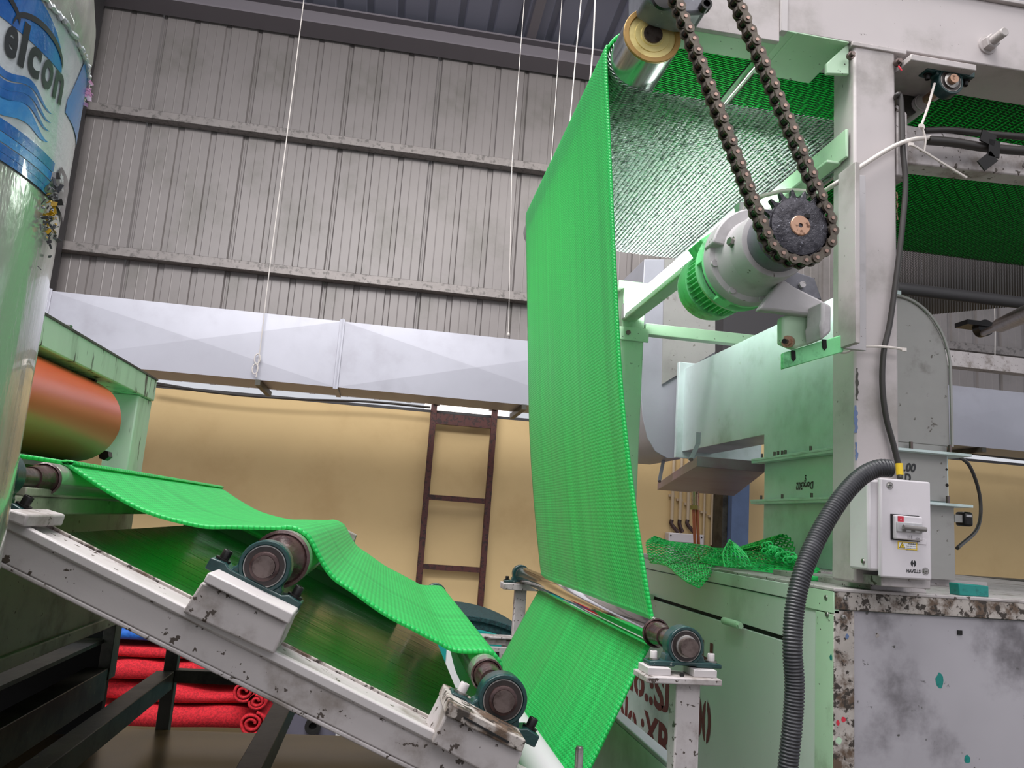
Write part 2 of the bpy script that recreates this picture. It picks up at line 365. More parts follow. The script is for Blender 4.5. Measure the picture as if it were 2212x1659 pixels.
# eave beam and roof
m_ = MB(); m_.box((-8,8.25,ze0), (9.5,8.3,ze1)); m_.box((-8,8.15,ze0-.01), (9.5,8.45,ze0+.01)); m_.box((-8,8.15,ze1-.01), (9.5,8.45,ze1+.01))
struct(m_.build('trim_3', 'eave'))
b = MB(); prr = []
for k in range(-27, 30):
    x = k*.333; prr += [(x-.05,0), (x-.03,.04), (x+.03,.04), (x+.05,0)]
n = len(prr); rz0 = ze1+.05
b.add([(x, 8.6-9.5*t, rz0+y+9.5*t*math.tan(math.radians(6))) for t in (0,1) for x,y in prr], [(i,i+1,n+i+1,n+i) for i in range(n-1)])
struct(b.build('ceiling', 'roof', smooth=False))
# roof rafter (dark) above the back wall
p = P(1150,70,8.1); m_ = MB(); m_.add([(p.x-.05,8.3,ze1+.0),(p.x+.05,8.3,ze1),(p.x+.05,-.5,ze1+.93),(p.x-.05,-.5,ze1+.93),(p.x-.05,8.3,ze1+.06),(p.x+.05,8.3,ze1+.06),(p.x+.05,-.5,ze1+.99),(p.x-.05,-.5,ze1+.99)], [(3,2,1,0),(4,5,6,7),(0,1,5,4),(1,2,6,5),(2,3,7,6),(3,0,4,7)])
struct(m_.build('trim_4', 'eave'))
# dark steel corner column
p = P(216,10,8.2); q = P(60,300,8.2)
m_ = MB(); m_.box((p.x-.32,8.0,0), (p.x-.29,8.3,ze1)); m_.box((p.x-.03,8.0,0), (p.x,8.3,ze1)); m_.box((p.x-.3,8.13,0), (p.x-.02,8.17,ze1))
tag(m_.build('steel_column', 'column'), 'dark grey steel column at the left end of the corrugated wall', 'column')
# glowing pane standing in for daylight through the gap over the wall
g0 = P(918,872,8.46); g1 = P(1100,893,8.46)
wn = struct(box((g0.x,8.452,zy+.012), (g1.x,8.455,zy+.098)).build('lit_gap_pane', 'gap'))
m_ = MB(); m_.box((-8,8.40,zy+.002), (9.5,8.44,zy+.03)); struct(m_.build('trim_5', 'column'))
# brown ladder-like frame fixed to the yellow wall
yl = 8.30
A = P(941,880,yl); B = P(1073,893,yl); A.x += 0
zt = P(1000,880,yl).z
xr = [P(921,1070,yl).x, P(1055,1070,yl).x]
lf = thing('wall_ladder_frame', 'rusty maroon steel ladder frame standing against the yellow wall under the hall duct', 'ladder', ((xr[0]+xr[1])/2, yl, 0))
for x in xr: box((x-.03,yl-.03,0), (x+.03,yl+.03,zt+.02)).build('stile', 'brown', lf, bevel=.004)
for py in (908,1078,1228,1400):
    z = P(985,py,yl).z; w = .055 if py == 908 else .026
    box((xr[0]+.03,yl-.022,z-w), (xr[1]-.03,yl+.022,z+w)).build('rung', 'brown', lf)
for x in (xr[0]+.02, xr[1]-.02): box((x-.035,yl-.05,zt), (x+.035,yl+.08,zt+.07)).build('bracket', 'brown', lf)

# ================================================================ HALL DUCT
yd0 = 6.5; z1 = P(700,690,yd0).z; z0 = P(700,834,yd0).z; yd1 = 6.97
zd0, zd1 = z0, z1
hd = thing('hall_duct', 'long square galvanised air duct hung across the back wall', 'duct', (0, (yd0+yd1)/2, z0))
xj = P(733,760,yd0).x; L = xj-P(95,700,yd0).x
for k in range(-3, 5):
    x0 = xj+(k-1)*L; x1 = x0+L
    m_ = MB(); xc = (x0+x1)/2; zc = (z0+z1)/2; bu = .014
    v = [(x0,yd0,z0),(x1,yd0,z0),(x1,yd0,z1),(x0,yd0,z1),(xc,yd0-bu,zc),(x0,yd1,z0),(x1,yd1,z0),(x1,yd1,z1),(x0,yd1,z1)]
    m_.add(v, [(0,1,4),(1,2,4),(2,3,4),(3,0,4),(5,8,7,6),(0,5,6,1),(3,2,7,8)])
    o = m_.build('duct_section', 'galv', hd, smooth=False)
    m_ = MB(); m_.box((x1-.02,yd0-.012,z0-.015), (x1+.02,yd0+.001,z1+.015)); m_.box((x1-.02,yd0,z0-.015), (x1+.02,yd1,z0-.002)); m_.box((x1-.004,yd0-.016,z0-.02), (x1+.004,yd0-.01,z1+.02))
    m_.build('joint_flange', 'galv', hd, bevel=.002)
for px, py in ((560,828),(1128,895),(2112,960)):
    p = P(px,py,yd0+.05); box((p.x-.02,yd0-.03,z0-.045), (p.x+.02,yd1+.15,z0-.002)).build('support_angle', 'darksteel', hd)
# suspension wires
def hang(pxs, Y, r=.004, lab='', grp=None, loop=None):
    pts = [P(*q, Y) for q in pxs]; pts = [Vector((pts[0].x,Y,rz0+(8.6-Y)*math.tan(math.radians(6))))]+pts; m_ = MB(); m_.tube(pts, r, 6)
    if loop:
        for lp in loop:
            c = P(*lp, Y); m_.tube([c+Vector((math.cos(t)*.022, 0, math.sin(t)*.04)) for t in np.linspace(0, 2*PI, 13)], r*1.2, 6)
    return tag(m_.build('hanging_wire', 'wire'), lab, 'wire', grp)
hang([(660,-30),(619,300),(590,520),(575,640),(560,770),(553,815)], yd0-.04, .0042, 'thin steel wire with a hook holding the hall duct, crossing the corrugated wall', None, [(556,775),(551,797)])
hang([(1258,-30),(1243,130),(1231,265)], 5.0, .0045, 'thin pale wire hanging behind the mat, further left of two beside the drum')
hang([(1287,-30),(1281,100),(1274,180),(1260,330)], 5.0, .006, 'thicker pale wire hanging just beside the drum end of the green mat')
hang([(1211,40),(1203,170),(1190,360),(1180,500)], 6.4, .003, 'very thin grey wire dropping from the roof left of the pale wire pair')
hang([(2150,716),(2149,790)], 6.3, .004, 'short pale wire hanging over the duct at the far right wall')
m_ = MB(); p = P(1098,722,6.3); m_.tube([Vector((P(1106,350,6.3).x,6.3,rz0+2.3*math.tan(math.radians(6)))), P(1106,350,6.3), P(1100,640,6.3), p], .003, 6); m_.lathe(p-EZ*.02, EZ, [(0,0),(.008,.012),(.02,.014),(.032,.008),(.036,0)], 16)
tag(m_.build('hanging_bulb', 'wire'), 'small pale bulb on a wire in front of the duct, left of the green mat', 'light bulb')

# cables along the top of the yellow wall
for off, py in ((0,836),(.06,846)):
    m_ = MB(); m_.tube(cat_rom([P(330,830-off*60,8.2), P(480,850,8.2), P(640,862,8.2), P(800,868,8.2), P(930,880,8.2)], 6), .012, 8)
    tag(m_.build('wall_cable', 'cable'), 'upper black cable under the hall duct along the yellow wall top' if off == 0 else 'lower sagging black cable under the hall duct along the yellow wall top', 'cable', 'cables over the yellow wall')
m_ = MB(); m_.cyl(P(1950,962,8.0), P(2330,1005,8.0), .02, n=10)
tag(m_.build('wall_pipe', 'cable'), 'dark grey pipe running under the hall duct on the far right', 'pipe')

# ================================================================ WALL DETAILS IN THE MIDDLE (behind the cabinet)
yv = 8.3
x0 = P(1563,1100,yv).x; x1 = P(1618,1100,8.0).x
tag(box((P(1581,1100,8.0).x,8.0,0), (x1,8.4,zy)).build('blue_pillar', 'bluewall'), 'slate blue square pillar standing out from the yellow wall', 'pillar')
tag(box((P(1561,1100,8.1).x,8.1,0), (P(1581,1100,8.0).x-.004,8.39,zy-.05)).build('dark_pillar_strip', 'darksteel'), 'dark grey strip panel beside the blue pillar', 'panel')
for i, (px, dark) in enumerate(((1452,1),(1469,1),(1486,1),(1506,0),(1521,0),(1538,0))):
    xt = P(px,1060,yv+.08); t = thing('conduit_pipe', ['pale wall conduit ending in a dark elbow, nearest the green mat','pale wall conduit ending in a dark elbow, second from the green mat','pale wall conduit ending in a dark elbow, third from the green mat','thin pale conduit half hidden behind the orange hoses','thin pale conduit just beyond the orange hoses','thin pale conduit nearest the blue pillar'][i], 'conduit', (xt.x,yv+.06,.9), 'conduits on the yellow wall')
    zb = P(px,1125,yv+.08).z if dark else P(px,1178,yv+.08).z
    m_ = MB(); m_.cyl((xt.x,yv+.06,zb), (xt.x,yv+.06,zy), .017 if i < 3 else .012, n=10); m_.build('pipe', 'conduit', t)
    box((xt.x-.035,yv+.075,P(px,1070+i*9,yv).z-.012), (xt.x+.035,yv+.1,P(px,1070+i*9,yv).z+.012)).build('saddle_clip', 'conduit', t)
    if dark:
        e = P(px+(12 if i != 1 else 4),1150,yv+.08)
        m_ = MB(); m_.tube(cat_rom([(xt.x,yv+.06,zb+.01),(xt.x,yv+.06,zb-.04),(e.x,yv+.06,e.z)], 6), .021, 10); m_.build('elbow', 'collar', t)
p0 = P(1446,1150,8.25); p1 = P(1521,1196,8.25)
db = thing('distribution_board', 'grey wall distribution board with a breaker row behind the loose green net', 'switch box', ((p0.x+p1.x)/2,8.3,p1.z-.2))
box((p0.x,8.26,p1.z-.2), (p1.x,8.39,p0.z)).build('enclosure', 'plastic', db, bevel=.01)
box((p0.x+.06,8.245,p1.z-.02), (p1.x-.1,8.262,p0.z-.09)).build('breaker_window', 'mgrey', db)
for k in range(8):
    x = p0.x+.09+k*.026; box((x,8.235,p1.z), (x+.016,8.25,p1.z+.03)).build('breaker', 'dark', db)
for x in (p0.x+.02, p1.x-.03): m_ = MB(); m_.cyl((x,8.262,p0.z-.03), (x,8.255,p0.z-.03), .008, n=10); m_.build('screw', 'black', db)
# dark bench rail at the right under the yellow wall
p0 = P(2060,1243,5.0); p1 = P(2212,1262,5.0)
tag(box((p0.x-.5,5.0,0), (p1.x+1.5,5.3,p0.z)).build('low_bench', 'darksteel'), 'low dark grey bench in front of the yellow wall, right of the machine duct', 'bench')
m_ = MB(); m_.tube(cat_rom([P(2058,980,2.6), P(2094,1006,2.66), P(2117,1075,2.7), P(2112,1140,2.66), P(2068,1184,2.5)], 8), .0065, 8)
tag(m_.build('looped_cable', 'cable'), 'black cable hanging in a loop beside the white duct', 'cable')
bx = thing('isolator_switch', 'small black rotary switch box on the side of the white duct', 'switch', P(2096,1140,2.6))
p0 = P(2083,1105,2.6); p1 = P(2104,1138,2.6)
box((p0.x-.03,2.61,p1.z+.012), (p0.x+.004,2.64,p0.z-.012)).build('mounting_stub', 'galvw', bx)
box((p0.x,2.6,p1.z), (p1.x,2.65,p0.z)).build('body', 'black', bx, bevel=.008)
box((p0.x+.006,2.597,p0.z-.018), (p1.x-.010,2.6,p0.z-.010)).build('printed_label', 'lgrey', bx)

# ================================================================ FLOOR STOCK: red and blue mats, grey panel
def slab(px0, py0, px1, py1, Y, D, m, name, lab, wob=.02, seed=0, grp='folded mats in the stack'):
    p0 = P(px0,py0,Y); p1 = P(px1,py1,Y); r = random.Random(seed)
    nx, nz = 26, 7; b = MB(); x0, x1 = p0.x, p1.x; zt, zb = p0.z, p1.z; h = zt-zb; prof = []
    for j in range(nz+1):
        a = PI*(j/nz); prof.append((-math.sin(a)*min(h*.5, .09), zb+h*(1-math.cos(a))/2))
    prof = prof+[(D, zt), (D, zb)]; m_ = len(prof); vs = []
    ph = r.random()*6
    for i in range(nx+1):
        t = i/nx; x = x0+(x1-x0)*t; dz = wob*(math.sin(t*5+ph)+.5*math.sin(t*13+ph*2)); dy = wob*1.6*math.sin(t*7+ph*1.7)
        e = math.sin(PI*min(1, max(0, (min(t, 1-t))*14)))*.0
        vs += [(x, Y+y+dy, z+dz*(z-zb)/max(h, .01)) for y, z in prof]
    fs = [(i*m_+j, i*m_+(j+1) % m_, (i+1)*m_+(j+1) % m_, (i+1)*m_+j) for i in range(nx) for j in range(m_)]
    fs += [tuple(range(m_))[::-1], tuple(range(nx*m_, (nx+1)*m_))]
    b.add(vs, fs); return tag(b.build(name, m, ang=60), lab, 'mat', grp)
for i, (py0, py1, c, lab) in enumerate(((1520,1576,'redmat','bottom layer of the folded red mat stack on the floor'),(1474,1522,'redmat','second red layer from the floor in the mat stack'),(1428,1476,'redmat','thick red layer in the middle of the mat stack'),(1392,1430,'redmat','red layer directly under the blue mat'),(1352,1394,'bluemat','smooth blue mat band between red layers in the stack'),(1300,1354,'redmat','topmost red layer above the blue mat, under the ramp'))):
    slab(200-i*3, py0, 565-[0,8,-4,0,10,0][i], py1, 5.1+.02*(i % 2), .9, c, 'folded_mat', lab, [.012,.02,.02,.012,.006,.006][i], i)
# rolled red mats at the right end of the stack
for k, (px, py, r_, lab) in enumerate(((545,1560,28,'red mat rolled up on the floor at the corner of the stack'),(528,1492,25,'loosely rolled red mat end halfway up the stack'),(556,1512,20,'small crumpled red roll beside the grey panel'))):
    c = P(px,py,4.9); r = M(r_, c); pts = []
    m_ = MB(); th = np.linspace(0, 4.4*PI, 60); pr_ = []
    vo, vi = [], []
    for t in th:
        rr = r*(.25+.75*t/th[-1]); wv = 1+.06*math.sin(3*t+k); vo.append((c.x+rr*wv*math.cos(t), c.z+rr*.9*math.sin(t)))
    n = len(vo); vs = [(x,4.86,z) for x,z in vo]+[(x,5.7,z) for x,z in vo]
    m_.add(vs, [(i,i+1,n+i+1,n+i) for i in range(n-1)])
    tag(m_.build('rolled_mat', 'redmat', ang=60, solid=.014), lab, 'mat', 'rolled red mats')
# grey machine panel with dark round holes
p0 = P(572,1400,5.2); p1 = P(980,1592,5.2)
gp = thing('grey_machine_panel', 'grey metal machine panel with round black openings behind the ramp', 'machine', ((p0.x+p1.x)/2,5.3,0))
box((p0.x,5.2,0), (p1.x+.6,5.6,p0.z)).build('panel', 'greypanel', gp, bevel=.01)
box((p0.x-.03,5.19,0), (p0.x+.01,5.6,p0.z+.02)).build('edge_strip', 'dark', gp)
for px, py, r in ((676,1568,17),):
    c = P(px,py,5.18); m_ = MB(); m_.lathe(c+EY*.03, -EY, [(0,M(r,c)),(.05,M(r,c)),(.05,M(r*.5,c)),(.02,M(r*.4,c)),(.02,0)], 24); m_.build('round_opening', 'dark', gp)
p = P(745,1577,5.15); tag(box((p.x-.05,5.1,0), (p.x+.06,5.14,p.z)).build('white_card', 'brightw'), 'bright white card leaning on the grey machine panel', 'card')

# ================================================================ BEHIND THE CENTRE: teal roll, white bracket
yr = 4.6; c0 = P(985,1333,yr); c1 = P(1160,1385,yr)
tr = thing('fabric_roll', 'large dark teal fabric roll with a bright teal edge, before the yellow wall', 'fabric roll', ((c0.x+c1.x)/2, yr+.4, 0))
pc = P(1010,1334,yr); R = .42; cc = Vector((P(1000,1333,yr).x, yr+.5, pc.z-R))
pts = [(cc.x+R*1.5*math.cos(t), cc.z-.0+R*math.sin(t)) for t in np.linspace(0, PI, 40)]
m_ = MB(); m_.prism([(x,yr+.06,z) for x,z in pts], (0,.8,0)); m_.build('rolled_fabric', 'tealroll', tr, ang=50)
for k in range(4):
    m_ = MB(); s_ = 1-.012*k; m_.tube([(cc.x+R*1.5*s_*math.cos(t), yr+.05, cc.z+R*s_*math.sin(t)+.0) for t in np.linspace(.02, PI-.02, 50)], .006, 6); m_.build('fabric_layer', 'tealroll', tr)
pb = P(1000,1352,yr-.04); pb1 = P(1160,1376,yr-.04)
b = MB(); b.prism([(cc.x+ (R*1.42)*math.cos(t), yr-.02, cc.z-.055+(R)*math.sin(t)*.985) for t in np.linspace(0, PI, 40)], (0,.06,0)); b.build('edge_band', 'tealband', tr, ang=50)
# white bracket (tensioner) behind the ramp end
yb = 3.15
wbk = thing('tensioner_bracket', 'chipped white steel tensioner bracket with an upright slot, between the two runs of green mat', 'bracket', P(1075,1480,yb))
def pxbox(px0, py0, px1, py1, Y, D, nm, m, par, bevel=.002):
    a = P(px0,py0,Y); c = P(px1,py1,Y); return box((a.x,Y,c.z), (c.x,Y+D,a.z)).build(nm, m, par, bevel)
pxbox(1025,1374,1140,1384,yb,.08,'top_rail','white2',wbk)
pxbox(1030,1378,1093,1394,yb+.01,.05,'upper_plate','white2',wbk)
pxbox(1036,1396,1090,1480,yb-.004,.02,'slotted_plate','white2',wbk)
pxbox(1070,1408,1077,1428,yb-.008,.004,'slot','dark',wbk,0)
pxbox(1088,1384,1104,1500,yb+.02,.05,'side_channel','white2',wbk)
pxbox(1019,1354,1025,1376,yb+.01,.03,'stud','white2',wbk)
c = P(1075,1432,yb-.01); m_ = MB(); m_.cyl(c, c-EY*.02, .009, n=6); m_.cyl(c-EY*.0, c-EY*.006, .014, n=16); m_.build('slot_bolt', 'steel', wbk)
wsa = P(966,1405,3.3); wsb = P(1024,1405,3.3)
tag(box((wsa.x,3.3,0), (wsb.x,3.33,wsa.z)).build('white_sheet','brightw'), 'bright white sheet standing behind the end of the ramp tray', 'sheet')
# ================================================================ RAMP
YN, YF = 1.10, 2.62
ra = P(19,1134,YN); rb = P(935,1593,YN)
dirR = (rb-ra); dirR.y = 0; dirR.normalize(); upR = Vector((-dirR.z, 0, dirR.x)); TILT = math.atan2(-dirR.z, dirR.x)
def RP(s, y, h=0): return Vector((ra.x, y, ra.z))+dirR*s+upR*h          # along, across, above rail top
def rbox(s0, s1, y0, y1, h0, h1): return MB().hexa([RP(s0,y0,h0), RP(s1,y0,h0), RP(s1,y1,h0), RP(s0,y1,h0), RP(s0,y0,h1), RP(s1,y0,h1), RP(s1,y1,h1), RP(s0,y1,h1)])
SL = (rb-ra).length
ramp = thing('mat_ramp', 'worn white sloping steel ramp frame carrying three rollers under the green mat', 'machine frame', (RP(SL*.5,YN).x, 1.85, .3))
s_end = SL*1.42; rh = -.042
rbox(-.25, s_end, YN, YN+.006, rh, 0).build('near_rail', 'white2', ramp, .002)
rbox(-.25, s_end, YN-.004, YN+.1, -.006, .0).build('near_rail_ledge', 'white2', ramp, .002)
rbox(-.25, s_end, YN-.006, YN+.008, -.004, .008).build('near_rail_lip', 'white', ramp, .002)
rbox(-.25, s_end, YN, YN+.05, rh-.006, rh).build('near_rail_foot', 'white2', ramp, .002)
rbox(-.1, SL*1.06, YN+.096, YN+.102, -.006, .004).build('sheet_edge', 'rust', ramp, .001)
rbox(-.1, SL*1.0, YF-.1, YF, 0, .036).build('far_rail', 'white2', ramp, .003)
rbox(-.1, SL*1.0, YF-.16, YF-.09, -.006, .004).build('far_rail_ledge', 'white2', ramp, .003)
# tray sheet: right end fixed by the picture at (1005,1485)
pe = P(957,1393,2.35); se = (pe-ra).dot(dirR)
rbox(-.1, SL*1.04, YN+.10, YN+.104, -.046, -.002).build('near_side_wall', 'white2', ramp)
rbox(-.1, SL, YF-.104, YF-.1, -.046, .0).build('far_side_wall', 'white', ramp)
sh = rbox(-.04, se, YN+.1, YF-.1, -.046, -.040).build('tray_sheet', 'sheet', ramp)
# cross member under the first roller
q0 = P(100,1073,1.3); q1 = P(100,1112,1.3)
box((q0.x-.12,1.2,q1.z), (q0.x,2.55,q0.z)).build('cross_member', 'trough', ramp, .003)
box((q0.x-.02,1.22,q0.z), (q0.x+.004,2.5,q0.z+.012)).build('cross_member_flange', 'trough', ramp, .002)
def pbox(pxs, Y, D, nm, m, par, bev=.003):          # polygon on a vertical plane pushed back by D
    return MB().prism([P(*q, Y) for q in pxs], (0, D, 0)).build(nm, m, par, bev)
pbox([(436,1256),(620,1347),(591,1414),(393,1323)], 1.08, .12, 'bearing_box', 'white2', ramp)
pbox([(450,1236),(634,1326),(623,1349),(438,1257)], 1.07, .11, 'box_top_plate', 'white', ramp, .002)
pbox([(963,1543),(1130,1626),(1100,1700),(931,1606)], 1.08, .12, 'bearing_box', 'white2', ramp)
pbox([(972,1517),(1137,1600),(1128,1627),(960,1545)], 1.07, .12, 'box_top_plate', 'rust', ramp, .002)
pbox([(1003,1548),(1100,1602),(1098,1606),(1001,1552)], 1.068, .004, 'box_slot', 'dark', ramp, 0)
pbox([(14,1098),(62,1112),(52,1140),(6,1122)], 1.08, .12, 'bearing_box', 'white2', ramp)
pbox([(716,1128),(770,1156),(764,1176),(708,1148)], YF-.02, .06, 'far_bearing_box', 'white2', ramp)
pbox([(925,1298),(985,1326),(975,1350),(915,1322)], YF-.02, .06, 'far_bearing_box', 'white2', ramp)
# welds and marks
# ---------------------------------------------------------------- pillow block bearing
def make_block(loc, tilt, lab, R=.034, hgt=.036, half=.067, bolts=('black','black'), grp='teal pillow block bearings', flip=1, shaftm='shaft', shr=.0145, ext=.012, inv=1, ft=.56):
    t = thing('pillow_block', lab, 'bearing', loc, grp); o = Vector(loc)
    ax = Vector((math.cos(tilt), 0, -math.sin(tilt))); up = Vector((math.sin(tilt), 0, math.cos(tilt)))*inv
    F = -EY*flip
    def L(x, y, z): return o+ax*x+F*y+up*z
    # housing: arch with tangent flanks down to the foot
    th0 = -.13*PI; prof = [(R*math.cos(a), R*math.sin(a)) for a in np.linspace(th0, PI-th0, 34)]
    foot = [(-R*1.12,-hgt*max(.62,ft-.06)),(-half*.70,-hgt*(ft-.06)),(-half,-hgt*ft),(-half,-hgt),(-R*.62,-hgt),(-R*.55,-hgt*.93),(R*.55,-hgt*.93),(R*.62,-hgt),(half,-hgt),(half,-hgt*ft),(half*.70,-hgt*(ft-.06)),(R*1.12,-hgt*max(.62,ft-.06))]
    arch = prof+[(-R*1.04,-hgt*.5),(-R*1.12,-hgt*.9),(R*1.12,-hgt*.9),(R*1.04,-hgt*.5)]
    MB().prism([L(x,-.016,z) for x,z in arch], F*.030).build('housing', 'teal', t, .003)
    MB().prism([L(x,-.018,z) for x,z in foot], F*.036).build('foot', 'teal', t, .003)
    m_ = MB(); m_.lathe(L(0,.010,0), F, [(0,R*.82),(0,R*.99),(.005,R*.99),(.007,R*.95),(.007,R*.84),(.005,R*.82)], 40, True); m_.build('bore_ring', 'teal', t)
    m_ = MB(); m_.lathe(L(0,.013,0), F, [(0,R*.55),(0,R*.8),(.003,R*.8),(.003,R*.55)], 40, True); m_.build('seal', 'seal', t)
    m_ = MB(); m_.lathe(L(0,.012,0), F, [(0,R*.76),(0,R*.80),(.0045,R*.80),(.0045,R*.76)], 40, True); m_.build('outer_race', 'steel', t)
    m_ = MB(); m_.lathe(L(0,.012,0), F, [(0,shr*1.02),(0,R*.58),(.008,R*.56),(.009,shr*1.15),(.009,shr*1.02)], 40, True); m_.build('inner_ring', 'steel' if shaftm == 'steel' else 'collar', t)
    F0 = F
    for sx, bmn in zip((-1,1), bolts):
        m_ = MB(); c = L(sx*half*.80,0,-hgt*(ft-.03)); m_.cyl(c, c+up*.003, .0105, n=20); m_.build('washer', 'steel' if bmn != 'black' else 'black', t)
        m_ = MB(); m_.lathe(c+up*.003, up, [(0,.0065),(.011,.0065),(.012,.0058),(.012,.0038),(.007,.0036),(.007,0)], 20); m_.build('bolt', bmn, t)
    return t
def roller(name, lab, c, Y0, Y1, r, sh0, sh1, m='satin', rs=.0145, ce='collar', cone=.05, cat='roller', grp=None, r_sh='shaft', ends='collar'):
    """roller along Y through the point c: body Y0..Y1, shaft sh0..sh1"""
    t = thing(name, lab, cat, (c.x, (Y0+Y1)/2, c.z-r), grp); X, Z = c.x, c.z
    m_ = MB(); m_.lathe((X,Y0,Z), EY, [(0,r*.97),(.002,r),(Y1-Y0-.002,r),(Y1-Y0,r*.97)], 48); m_.build('roller_body', m, t)
    for ya, d, yb_ in ((Y0,-1,sh0),(Y1,1,sh1)):
        D = EY*d; m_ = MB(); m_.lathe((X,ya,Z), D, [(-.001,r*.97),(.004,r*1.0),(.006,r*.90),(.004,r*.86),(.010,r*.78),(cone*.6,rs*1.35),(cone,rs*1.15)], 40); m_.build('end_collar', ends, t)
        m_ = MB(); m_.cyl((X,ya+d*cone*.8,Z), (X,yb_,Z), rs, n=24); m_.build('shaft', r_sh, t)
    return t
b1 = P(-13,1025,1.15); b2 = P(575,1222,1.15); b3 = P(1083,1507,1.15)
RR = .0247
roller('guide_roller', 'satin steel roller with a greasy maroon end, right beside the labelled column', b1, 1.31, 2.58, RR+.001, 1.10, 2.66, 'satin', grp='rollers of the ramp')
R2 = .044
roller('guide_roller', 'satin steel roller crossing the ramp tray in its middle, beneath the mat', b2, 1.31, 2.5, R2, 1.125, 2.66, 'satin', grp='rollers of the ramp')
roller('guide_roller', 'satin steel roller with a domed maroon end at the low end of the ramp', b3, 1.31, 2.5, RR+.001, 1.125, 2.66, 'satin', grp='rollers of the ramp')
make_block(b1, TILT, 'teal pillow block bearing at the raised ramp end, half hidden by the column', .034)
make_block(b2, TILT, 'teal pillow block bearing with two black bolts, middle of the near ramp rail', .0345)
make_block(b3, TILT, 'teal pillow block bearing with one white bolt on the low near ramp end', .034, bolts=('white','black'))
make_block(Vector((b2.x,2.6,b2.z)), TILT, 'dark pillow block bearing on the far ramp rail, peeping over the mat middle', .034, flip=-1)
make_block(Vector((b3.x,2.6,b3.z)), TILT, 'dark pillow block bearing on the far ramp rail above the low mat end', .034, flip=-1)

# ---------------------------------------------------------------- central roller and its two posts
bc = P(1475,1393,1.45)
roller('chrome_roller', 'mirror chrome roller pressing on the hanging green mat between two white posts', bc, 1.60, 3.16, .0285, 1.415, 3.24, 'chrome', .0165, cone=.06, ends='collar', r_sh='shaft')
make_block(bc, 0, 'teal pillow block bearing with a pale steel shaft on the near white post', .0345, hgt=.036, half=.068, bolts=('white','white'), shaftm='steel', ft=.8)
make_block(Vector((bc.x,3.22,bc.z)), 0, 'small teal pillow block bearing on the far white post', .034, flip=-1, hgt=.036, half=.066, ft=.8)
def stand(px0, px1, Y, lab, zt, xc, ww):
    t = thing('roller_post', lab, 'post', (xc, Y, 0), 'white posts of the chrome roller')
    box((xc-ww/2, Y-.018, 0), (xc+ww/2, Y+.018, zt-.01)).build('post', 'white2', t, .003)
    return t
zt = bc.z-.036-.013
nx = P(1479,1560,1.43)
t = stand(0,0,1.435,'chipped white square post holding the near bearing of the chrome roller', zt, nx.x, .045)
p0 = P(1397,1450,1.40); p1 = P(1561,1450,1.40)
box((p0.x,1.40,zt-.011), (p1.x,1.475,zt)).build('top_plate', 'white2', t, .002)
for a, c_ in ((1402,1452),(1502,1552)):
    box((P(a,1440,1.41).x,1.415,zt), (P(c_,1440,1.41).x,1.47,zt+.0125)).build('packing_plate', 'white', t, .001)
c = P(1473,1458,1.414); m_ = MB(); m_.cyl(c+EY*.002, c-EY*.001, .004, n=12); m_.build('bolt_hole', 'dark', t)
t = stand(0,0,3.2,'slim white post holding the far bearing of the chrome roller', zt, bc.x+.0, .045)
box((bc.x-.075,3.16,zt-.011), (bc.x+.075,3.25,zt+.012)).build('top_plate', 'white2', t, .002)

# ---------------------------------------------------------------- lower white roller
lp = P(1165,1655,1.5)
roller('white_roller', 'smooth pale roller low down where the hanging mat turns upward', lp, 1.2, 2.75, .034, 1.1, 2.9, 'lgrey', grp=None)
# ---------------------------------------------------------------- the green mat: one continuous web
W_ = 1.2
ym = 1.87
dc = P(1410,75,1.75); dR = M(65, dc)                       # drum centre and radius
zc_ = dc.z
def XZ(px, py, Y): p = P(px,py,Y); return (p.x, p.z, Y)
path = [(3.6, zc_+dR+.012, 1.87),(2.4, zc_+dR+.010, 1.87),(1.4, zc_+dR+.010, 1.87),(dc.x+.12, zc_+dR+.010, 1.87)]
for a in (90,112,135,158,178): path.append((dc.x+(dR+.011)*math.cos(math.radians(a)), zc_+(dR+.011)*math.sin(math.radians(a)), 1.87))
for px, py, Y in ((1317,300,1.86),(1331,600,1.81),(1346,850,1.76),(1373,1090,1.70),(1400,1270,1.645),(1412,1350,1.63),(1404,1392,1.63),(1380,1440,1.63),(1330,1545,1.61),(1277,1653,1.6),(1232,1735,1.58),(1190,1790,1.5),(1140,1780,1.42),(1112,1700,1.38),(1098,1600,1.36),(1086,1500,1.35)):
    path.append(XZ(px,py,Y))
r3 = (b3.x, b3.z)
for a in (0,30,60,88): path.append((r3[0]+(RR+.004)*math.cos(math.radians(a)), r3[1]+(RR+.004)*math.sin(math.radians(a)), 1.35))
for q in ((985,1406),(945,1387),(890,1358),(830,1326),(765,1280),(712,1240)): path.append(XZ(*q,1.35))
for a in (38,56,74,92,108): path.append((b2.x+(R2+.004)*math.cos(math.radians(a)), b2.z+(R2+.004)*math.sin(math.radians(a)), 1.35))
for q in ((500,1139),(430,1136),(320,1107),(230,1060)): path.append(XZ(*q,1.35))
for a in (70,90): path.append((b1.x+(RR+.005)*math.cos(math.radians(a)), b1.z+(RR+.005)*math.sin(math.radians(a)), 1.35))
path += [(b1.x-.3, b1.z+RR+.03, 1.35), (b1.x-.8, b1.z+RR+.1, 1.35)]
cp = np.array(cat_rom(path, 10)); nS = len(cp); nT = 48
ds = np.r_[0, np.cumsum(np.hypot(np.diff(cp[:,0]), np.diff(cp[:,1])))]
vs = []; uv = []
for i in range(nS):
    x, z, y = cp[i]; ft = min(1, max(0, (i-90)/40.))*min(1, max(0, (230-i)/40.))
    for j in range(nT+1):
        t = j/nT; wob = .0035*math.sin(t*21+ds[i]*1.3)*ft
        vs.append((x+wob, y+W_*t, z)); uv.append((ds[i], W_*t))
